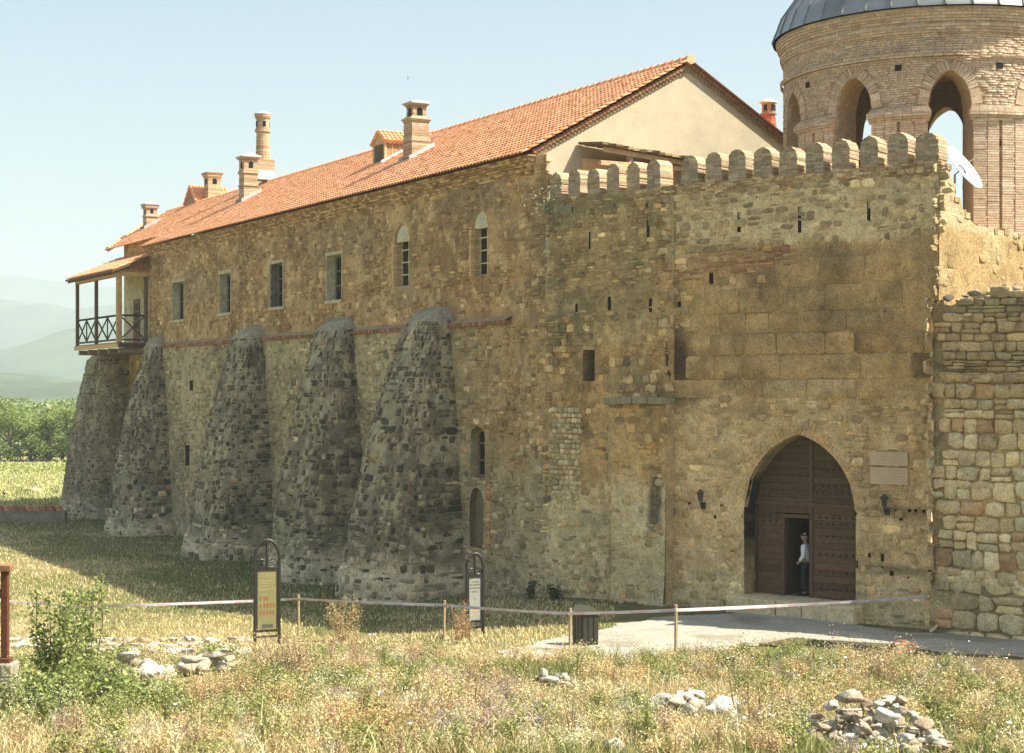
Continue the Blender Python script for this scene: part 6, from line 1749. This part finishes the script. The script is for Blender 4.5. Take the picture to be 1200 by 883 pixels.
# lawn between the tape and the buttresses
n = 120000
x, y = tri_area_pts(n, 40, 92, px=(-25, 720))
wl = (np.stack([x, y], -1) - P_JOIN) @ NF
ok = (wl > .3) & ~on_path(x, y)
x, y = x[ok], y[ok]; wl = wl[ok]
g = fbm(x / 2.5, y / 2.5, 504, 3) + .35 * (1 - sm(wl, 5.0, 8.5)) * sm(y, 50, 58)
col = np.where((RG.random(len(x)) < sm(g, .52, .80) * .8)[:, None], pick(GREEN, len(x), RG), pick(STRAW, len(x), RG) * 1.15)
h = RG.uniform(.05, .15, len(x)) * (.6 + .8 * fbm(x / 2, y / 2, 505, 2))
tg = Tri(); tg.add(*blades(np.stack([x, y, ground_z(x, y) - .01], -1), h, RG.uniform(.02, .04, len(x)), RG.uniform(.2, .8, len(x)), RG, col))
tg.build('lawn_grass', M_DRY, kind='stuff', label='short yellow-green lawn between the tape and the buttresses', cat='grass')
n = 16000
x, y = tri_area_pts(n, 93, 175, px=(-30, 110))
col = np.where((RG.random(n) < .35)[:, None], pick(GREEN, n, RG), pick([PLT(222, 212, 134), PLT(206, 200, 120)], n, RG))
tg = Tri(); tg.add(*blades(np.stack([x, y, ground_z(x, y)], -1), RG.uniform(.1, .3, n), RG.uniform(.05, .1, n), RG.uniform(.2, .8, n), RG, col))
tg.build('field_grass', M_DRY, kind='stuff', label='pale sunlit field grass beyond the building', cat='grass')

def weed(tg_, b, h, r, rg, kind):
    """one branching weed; kind sets stem and head colours"""
    st, hd_, nb, ns, hs = {'tan': (PLT(200, 172, 108), [PLT(226, 196, 130), PLT(214, 180, 112), PLT(236, 208, 146)], 16, 26, (.02, .05)),
                      'brown': (PLT(172, 140, 96), [PLT(204, 166, 118), PLT(190, 150, 108), PLT(216, 182, 136)], 14, 22, (.018, .04)),
                      'green': (PLT(140, 140, 70), [PLT(168, 166, 82), PLT(146, 150, 72), PLT(190, 184, 104), PLT(120, 130, 58)], 14, 28, (.025, .06)),
                      'pale': (PLT(190, 182, 122), [PLT(222, 214, 162), PLT(204, 196, 138), PLT(230, 224, 184)], 12, 22, (.018, .04)),
                      'mauve': (PLT(168, 146, 110), [PLT(196, 166, 156), PLT(180, 146, 142), PLT(210, 188, 162)], 14, 24, (.018, .038))}[kind]
    kk = int(rg.integers(len(hd_)))
    for _ in range(nb):
        a = rg.uniform(0, 6.28); q = rg.uniform(.1, 1)
        tip = b + np.array((math.cos(a) * r * q, math.sin(a) * r * q, h * rg.uniform(.65, 1) * (1 - .35 * q * q)))
        mid = b + (tip - b) * .5 + np.array((0, 0, h * .12))
        w = np.array((-math.sin(a), math.cos(a), 0)) * .006
        tg_.add([b - w, b + w, mid + w, mid - w, tip], [(0, 1, 2), (0, 2, 3), (3, 2, 4)], st * rg.uniform(.8, 1.1))
        k = rg.uniform(.35, 1.0, ns)[:, None]
        P = np.where(k < .5, b + (mid - b) * (k * 2), mid + (tip - mid) * (k * 2 - 1)) + rg.normal(0, .035 + .05 * r, (ns, 3)) * (.4 + k)
        tg_.add(*leaves(P, rg.uniform(hs[0], hs[1], ns), rg, np.repeat((hd_[kk] * .7 + .3 * hd_[(kk + 1) % len(hd_)])[None], ns, 0) * rg.normal(1, .07, (ns, 1)), -.1))
kinds = ['tan', 'brown', 'green', 'pale', 'mauve']
tg = Tri()
n = 1150
x, y = tri_area_pts(n, 19, 39.5)
ohp = off_heap(x, y)
kf = fbm(x / 2.4, y / 2.4, 511, 3); k2 = fbm(x / 3.0 + 40, y / 3.0, 512, 2)
for i in range(n):
    P = gp(x[i], y[i])
    if not ohp[i] or (y[i] > 36.0 and x[i] < -4.5) or y[i] > 37.5: continue
    if on_path(np.array([x[i]]), np.array([y[i]]))[0] or (y[i] > 38 and x[i] > 3.5) or inpoly(np.array([x[i]]), np.array([y[i]]), VERGE)[0]: continue
    px = CX + FPX * x[i] / y[i]
    p = np.array([.44, .14, .13, .25, .04])
    if kf[i] < .42: p = np.array([.66, .12, .08, .12, .02])
    elif kf[i] < .54: p = np.array([.14, .06, .62, .16, .02])
    else: p = np.array([.26, .34, .14, .18, .08])
    if px < 330 and k2[i] < .5: p = np.array([.12, .06, .66, .14, .02])
    if 430 < px < 620 and y[i] < 30: p = p + np.array([.1, .2, 0, 0, .1])
    p = p / p.sum()
    big_ = 1.0 + .7 * (RG.random() < .22)
    weed(tg, P, RG.uniform(.22, .55) * (.6 + .8 * kf[i]) * big_ * (1 - .35 * float(sm(y[i], 34, 37.5))), RG.uniform(.15, .42) * big_, RG, kinds[RG.choice(5, p=p)])
tg.build('weeds', M_DRY, kind='stuff', label='tangled dry tan and green weeds among the foreground grass', cat='weeds')
# white umbels
tg = Tri()
n = 420
x, y = tri_area_pts(n, 20, 38)
for i in range(n):
    px = CX + FPX * x[i] / y[i]
    if RG.random() > (.12 if px < 600 else .6): continue
    b = gp(x[i], y[i]); h = RG.uniform(.3, .62); t = b + np.array((RG.normal(0, .06), RG.normal(0, .06), h))
    tg.add([b - (.006, 0, 0), b + (.006, 0, 0), t], [(0, 1, 2)], PLT(170, 166, 90))
    m = 7; r = RG.uniform(.014, .034)
    a = np.arange(m) * 6.283 / m
    P = t + np.stack([np.cos(a) * r, np.sin(a) * r, RG.normal(0, .008, m)], -1)
    tg.add(np.vstack([t[None] + (0, 0, .01), P]), [(0, 1 + j, 1 + (j + 1) % m) for j in range(m)], PLT(250, 248, 232))
tg.build('white_flowers', M_DRY, kind='stuff', label='small white umbel flowers scattered in the dry grass', cat='flowers')

def shrub(px, py, hgt, rad, nst, nleaf, lsize, cols, label, cat, seed, stemc, name='shrub', group=None, mat=None, spread=1.0, taper=.25):
    rg = np.random.default_rng(seed)
    b = ground_hit(px, py)
    root = thing(name, label, cat, b, group)
    mb = MB(); tg = Tri()
    for s in range(nst):
        a = rg.uniform(0, 6.28); q = rg.uniform(.2, 1) * rad * spread; hh = hgt * rg.uniform(.5, 1)
        p0 = b + np.array((rg.normal(0, rad * .3), rg.normal(0, rad * .3), -.05))
        p2 = p0 + np.array((math.cos(a) * q, math.sin(a) * q * .8, hh)); p1 = p0 + (p2 - p0) * .5 + np.array((rg.normal(0, .06), rg.normal(0, .06), hh * .06))
        mb.tint(stemc).tube([p0, p1, p2], [.016, .011, .004], 5)
        nl = int(nleaf * hh / hgt)
        k = rg.uniform(.12, 1, nl)[:, None]
        P = np.where(k < .5, p0 + (p1 - p0) * (2 * k), p1 + (p2 - p1) * (2 * k - 1)) + rg.normal(0, 1, (nl, 3)) * (.03 + rad * taper * (1 - .75 * k))
        P[:, 2] = np.maximum(P[:, 2], ground_z(P[:, 0], P[:, 1]) + .02)
        tg.add(*leaves(P, rg.uniform(lsize[0], lsize[1], nl), rg, pick(cols, nl, rg, .15)))
    mb.build('stem', M_WOOD, root); tg.build('foliage', mat or M_LEAF, root)
    return root
LG = [PLT(138, 150, 66), PLT(158, 166, 80), PLT(116, 130, 54), PLT(180, 184, 98)]
DG_ = PLT(110, 92, 60)
shrub(62, 816, 2.3, .45, 12, 260, (.05, .11), LG, 'tall leafy green sapling cluster beside the timber post', 'sapling', 61, DG_, 'sapling')
shrub(100, 800, 2.2, .34, 7, 230, (.05, .1), LG, 'slender green sapling with upright leafy shoots by the thin stake', 'sapling', 62, DG_, 'sapling', taper=.22)
shrub(108, 838, .95, .8, 26, 170, (.05, .1), LG, 'low spreading green bush in front of the saplings', 'bush', 63, DG_, 'bush')
shrub(40, 848, .8, .5, 16, 150, (.05, .1), LG, 'low green bush at the foot of the stone pier', 'bush', 64, DG_, 'bush')
shrub(135, 776, .5, .18, 5, 90, (.05, .1), LG, 'little green seedling among the rubble stones', 'bush', 65, DG_, 'bush')
shrub(170, 836, .55, .7, 20, 120, (.04, .09), LG, 'low green weeds patch before the rubble stones', 'bush', 66, DG_, 'bush')
shrub(255, 775, .5, .5, 14, 90, (.04, .08), LG, 'green weeds under the yellow sign', 'bush', 67, DG_, 'bush')
DRYP = [PLT(224, 194, 128), PLT(210, 178, 112), PLT(234, 206, 146), PLT(196, 170, 104)]
shrub(404, 752, 1.35, .42, 16, 220, (.02, .05), DRYP, 'tall dry tan weed bush standing before the big buttress', 'dry bush', 68, PLT(170, 130, 84), 'dry_bush', mat=M_DRY)
shrub(540, 752, 1.15, .34, 15, 120, (.018, .04), DRYP, 'dry reddish stalks beside the white text sign', 'dry bush', 69, PLT(176, 120, 76), 'dry_bush', mat=M_DRY)
shrub(335, 800, 1.0, .75, 34, 190, (.02, .05), [PLT(216, 186, 136), PLT(200, 168, 116), PLT(190, 160, 116)], 'rounded pale brown dry bush below the yellow sign', 'dry bush', 70, PLT(160, 128, 90), 'dry_bush', mat=M_DRY)
shrub(255, 830, .6, .8, 26, 170, (.02, .05), [PLT(226, 184, 124), PLT(210, 164, 106)], 'wide tan dry bush between the stones', 'dry bush', 71, PLT(170, 128, 84), 'dry_bush', mat=M_DRY)
shrub(880, 792, .6, .45, 18, 150, (.03, .07), [PLT(132, 146, 60), PLT(158, 160, 76), PLT(108, 124, 48)], 'bright green weed clump at the path edge', 'bush', 72, DG_, 'bush')
shrub(880, 856, .9, .3, 9, 80, (.02, .05), DRYP, 'thin dry brown stalks beside the stone heap', 'dry bush', 73, PLT(130, 92, 62), 'dry_bush', mat=M_DRY)
shrub(560, 868, .55, .75, 24, 160, (.018, .04), [PLT(190, 158, 156), PLT(206, 180, 160), PLT(176, 140, 146)], 'low mauve flowering weeds at the lower frame edge', 'bush', 74, PLT(150, 130, 90), 'bush', mat=M_DRY)
shrub(415, 868, .5, .8, 26, 170, (.02, .05), [PLT(226, 180, 108), PLT(206, 160, 92)], 'round orange-tan weed cushion at the lower frame edge', 'dry bush', 75, PLT(170, 128, 84), 'dry_bush', mat=M_DRY)
for i, (px, py, hh, lb) in enumerate(((622, 706, .7, 'dark green weed growing at the wall foot by the white sign'), (648, 707, .5, 'small dark weed growing at the foot of the connecting wall'))):
    u, v = FB.uv(px, py, .4) if px > 640 else FA.uv(px, py, .5)
    P = FB.p(u, 0, .4) if px > 640 else FA.p(u, 0, .5)
    X_p, Y_p = project(gp(P[0], P[1])[None])
    shrub(px, float(Y_p[0]) + 1, hh, .22, 9, 70, (.05, .1), [S(60, 70, 40), S(76, 84, 50)], lb, 'weed', 80 + i, DG_, 'wall_weed')
# plants rooted in the masonry
def wall_plant(P, r, n, cols, label, seed):
    rg = np.random.default_rng(seed); root = thing('wall_plant', label, 'plant', P)
    q = P + rg.normal(0, 1, (n, 3)) * r
    tg = Tri(); tg.add(*leaves(q, rg.uniform(.05, .11, n), rg, pick(cols, n, rg))); tg.build('foliage', M_LEAF, root)
    mb = MB().tint(DG_)
    for k in range(6): mb.tube([P, P + rg.normal(0, 1, 3) * r * 1.2], [.012, .005], 4)
    mb.build('stem', M_WOOD, root)
wall_plant(FB.p(LB - .25, 11.75, .12), np.array((.28, .22, .35)), 420, [S(116, 120, 104), S(134, 136, 116), S(96, 98, 82)], 'grey dusty plant rooted in the wall head beside the gable', 91)
bq = butt[2]; wall_plant(bq.p(bq.L * .16, 7.6, .06), np.array((.12, .12, .3)), 130, [S(58, 74, 40), S(72, 88, 46)], 'small green plant growing on the side of a buttress', 92)

# trees beyond the field
def tree(px, py, H, R_, label, seed, cols, nleaf=2600, group='trees beyond the field', ls=(.16, .34)):
    rg = np.random.default_rng(seed)
    b = ground_hit(px, py); root = thing('tree', label, 'tree', b, group)
    mb = MB().tint((.10, .075, .05)); cl = []
    mb.tube([b - (0, 0, .3), b + (rg.normal(0, .1), 0, H * .3), b + (rg.normal(0, .2), 0, H * .62)], [H * .035, H * .025, H * .01], 7)
    for k in range(26):
        a = rg.uniform(0, 6.28); q = rg.uniform(.2, 1.0) * R_; z = H * rg.uniform(.10, .95)
        sh = math.sqrt(max(.05, 1 - ((z / H - .5) / .55) ** 2))
        c = b + np.array((math.cos(a) * q * sh, math.sin(a) * q * sh, z)); cl.append((c, R_ * rg.uniform(.24, .42)))
        mb.tube([b + (0, 0, min(z * .6, H * .5)), (b + (0, 0, min(z * .75, H * .55)) + c) / 2, c], [H * .012, H * .008, H * .003], 5)
    mb.build('trunk', M_WOOD, root)
    tg = Tri()
    m = nleaf // len(cl)
    for c, r in cl:
        d = rg.normal(size=(m, 3)); d /= np.linalg.norm(d, axis=1)[:, None]
        P = c + d * r * rg.uniform(.35, 1.05, m)[:, None] * (1, 1, .8)
        tone = rg.uniform(.8, 1.2)
        tg.add(*leaves(P, rg.uniform(ls[0], ls[1], m), rg, pick(cols, m, rg, .14) * tone))
    tg.build('crown', M_LEAF, root)
TC = [[PLT(146, 160, 62), PLT(112, 130, 46), PLT(178, 184, 84)], [PLT(126, 144, 54), PLT(96, 114, 40), PLT(154, 166, 70)]]
spots = [(-22, 540, 5.6, 2.6, 'rounded light green tree, leftmost behind the field'), (10, 541, 6.6, 3.0, 'tallest yellow-green tree at the edge of the field'), (36, 540, 4.6, 2.3, 'small bushy green tree, second from the tall one'), (56, 541, 4.9, 2.2, 'medium green tree before the far buttress'), (74, 540, 5.4, 2.4, 'green tree nearest the far buttress'), (96, 541, 5.0, 2.4, 'green tree partly hidden behind the far buttress')]
for i, (px, py, H, R_, lb) in enumerate(spots): tree(px, py, H, R_ * 1.25, lb, 600 + i, TC[i % 2], 5200)
rg = np.random.default_rng(33)
tg = Tri()
for k in range(90):
    D = rg.uniform(230, 420); X0 = (rg.uniform(-60, 170) - CX) / FPX * D
    c = np.array((X0, D, float(ground_z(X0, D)) + rg.uniform(1.2, 4.2)))
    m = 160; d = rg.normal(size=(m, 3)); d /= np.linalg.norm(d, axis=1)[:, None]
    tg.add(*leaves(c + d * rg.uniform(1.6, 2.8) * (1.2, 1.2, .85), rg.uniform(.4, .8, m), rg, pick(TC[1], m, rg) * .95))
tg.build('woods', M_LEAF, kind='stuff', label='hazy green belt of woods behind the field trees', cat='woods')
rg = np.random.default_rng(34)
tg = Tri()
for k in range(60):
    D = rg.uniform(150, 168); X0 = (rg.uniform(-40, 130) - CX) / FPX * D
    c = np.array((X0, D, float(ground_z(X0, D)) + .25)); m = 50
    tg.add(*leaves(c + rg.normal(0, 1, (m, 3)) * (.7, .5, .22), rg.uniform(.15, .3, m), rg, pick([PLT(190, 190, 104), PLT(166, 170, 86)], m, rg)))
tg.build('field_scrub', M_LEAF, kind='stuff', label='low pale scrub along the foot of the far trees', cat='scrub')

# ------------------------------------------------------------------ haze
hz = MB().box((-200, 2380, 118), (2600, 0, 0), (0, 2620, 0), (0, 0, 208)).build('haze', None, kind='stuff', label='pale summer haze filling the valley air', cat='haze')
mh = bpy.data.materials.new('haze_air'); mh.use_nodes = True
nt = mh.node_tree
for nd in list(nt.nodes): nt.nodes.remove(nd)
ov = nt.nodes.new("ShaderNodeOutputMaterial"); pv = nt.nodes.new("ShaderNodeVolumePrincipled")
pv.inputs["Color"].default_value = (.69, .82, .86, 1); pv.inputs["Density"].default_value = HAZE
nt.links.new(pv.outputs[0], ov.inputs["Volume"])
hz.data.materials.append(mh)
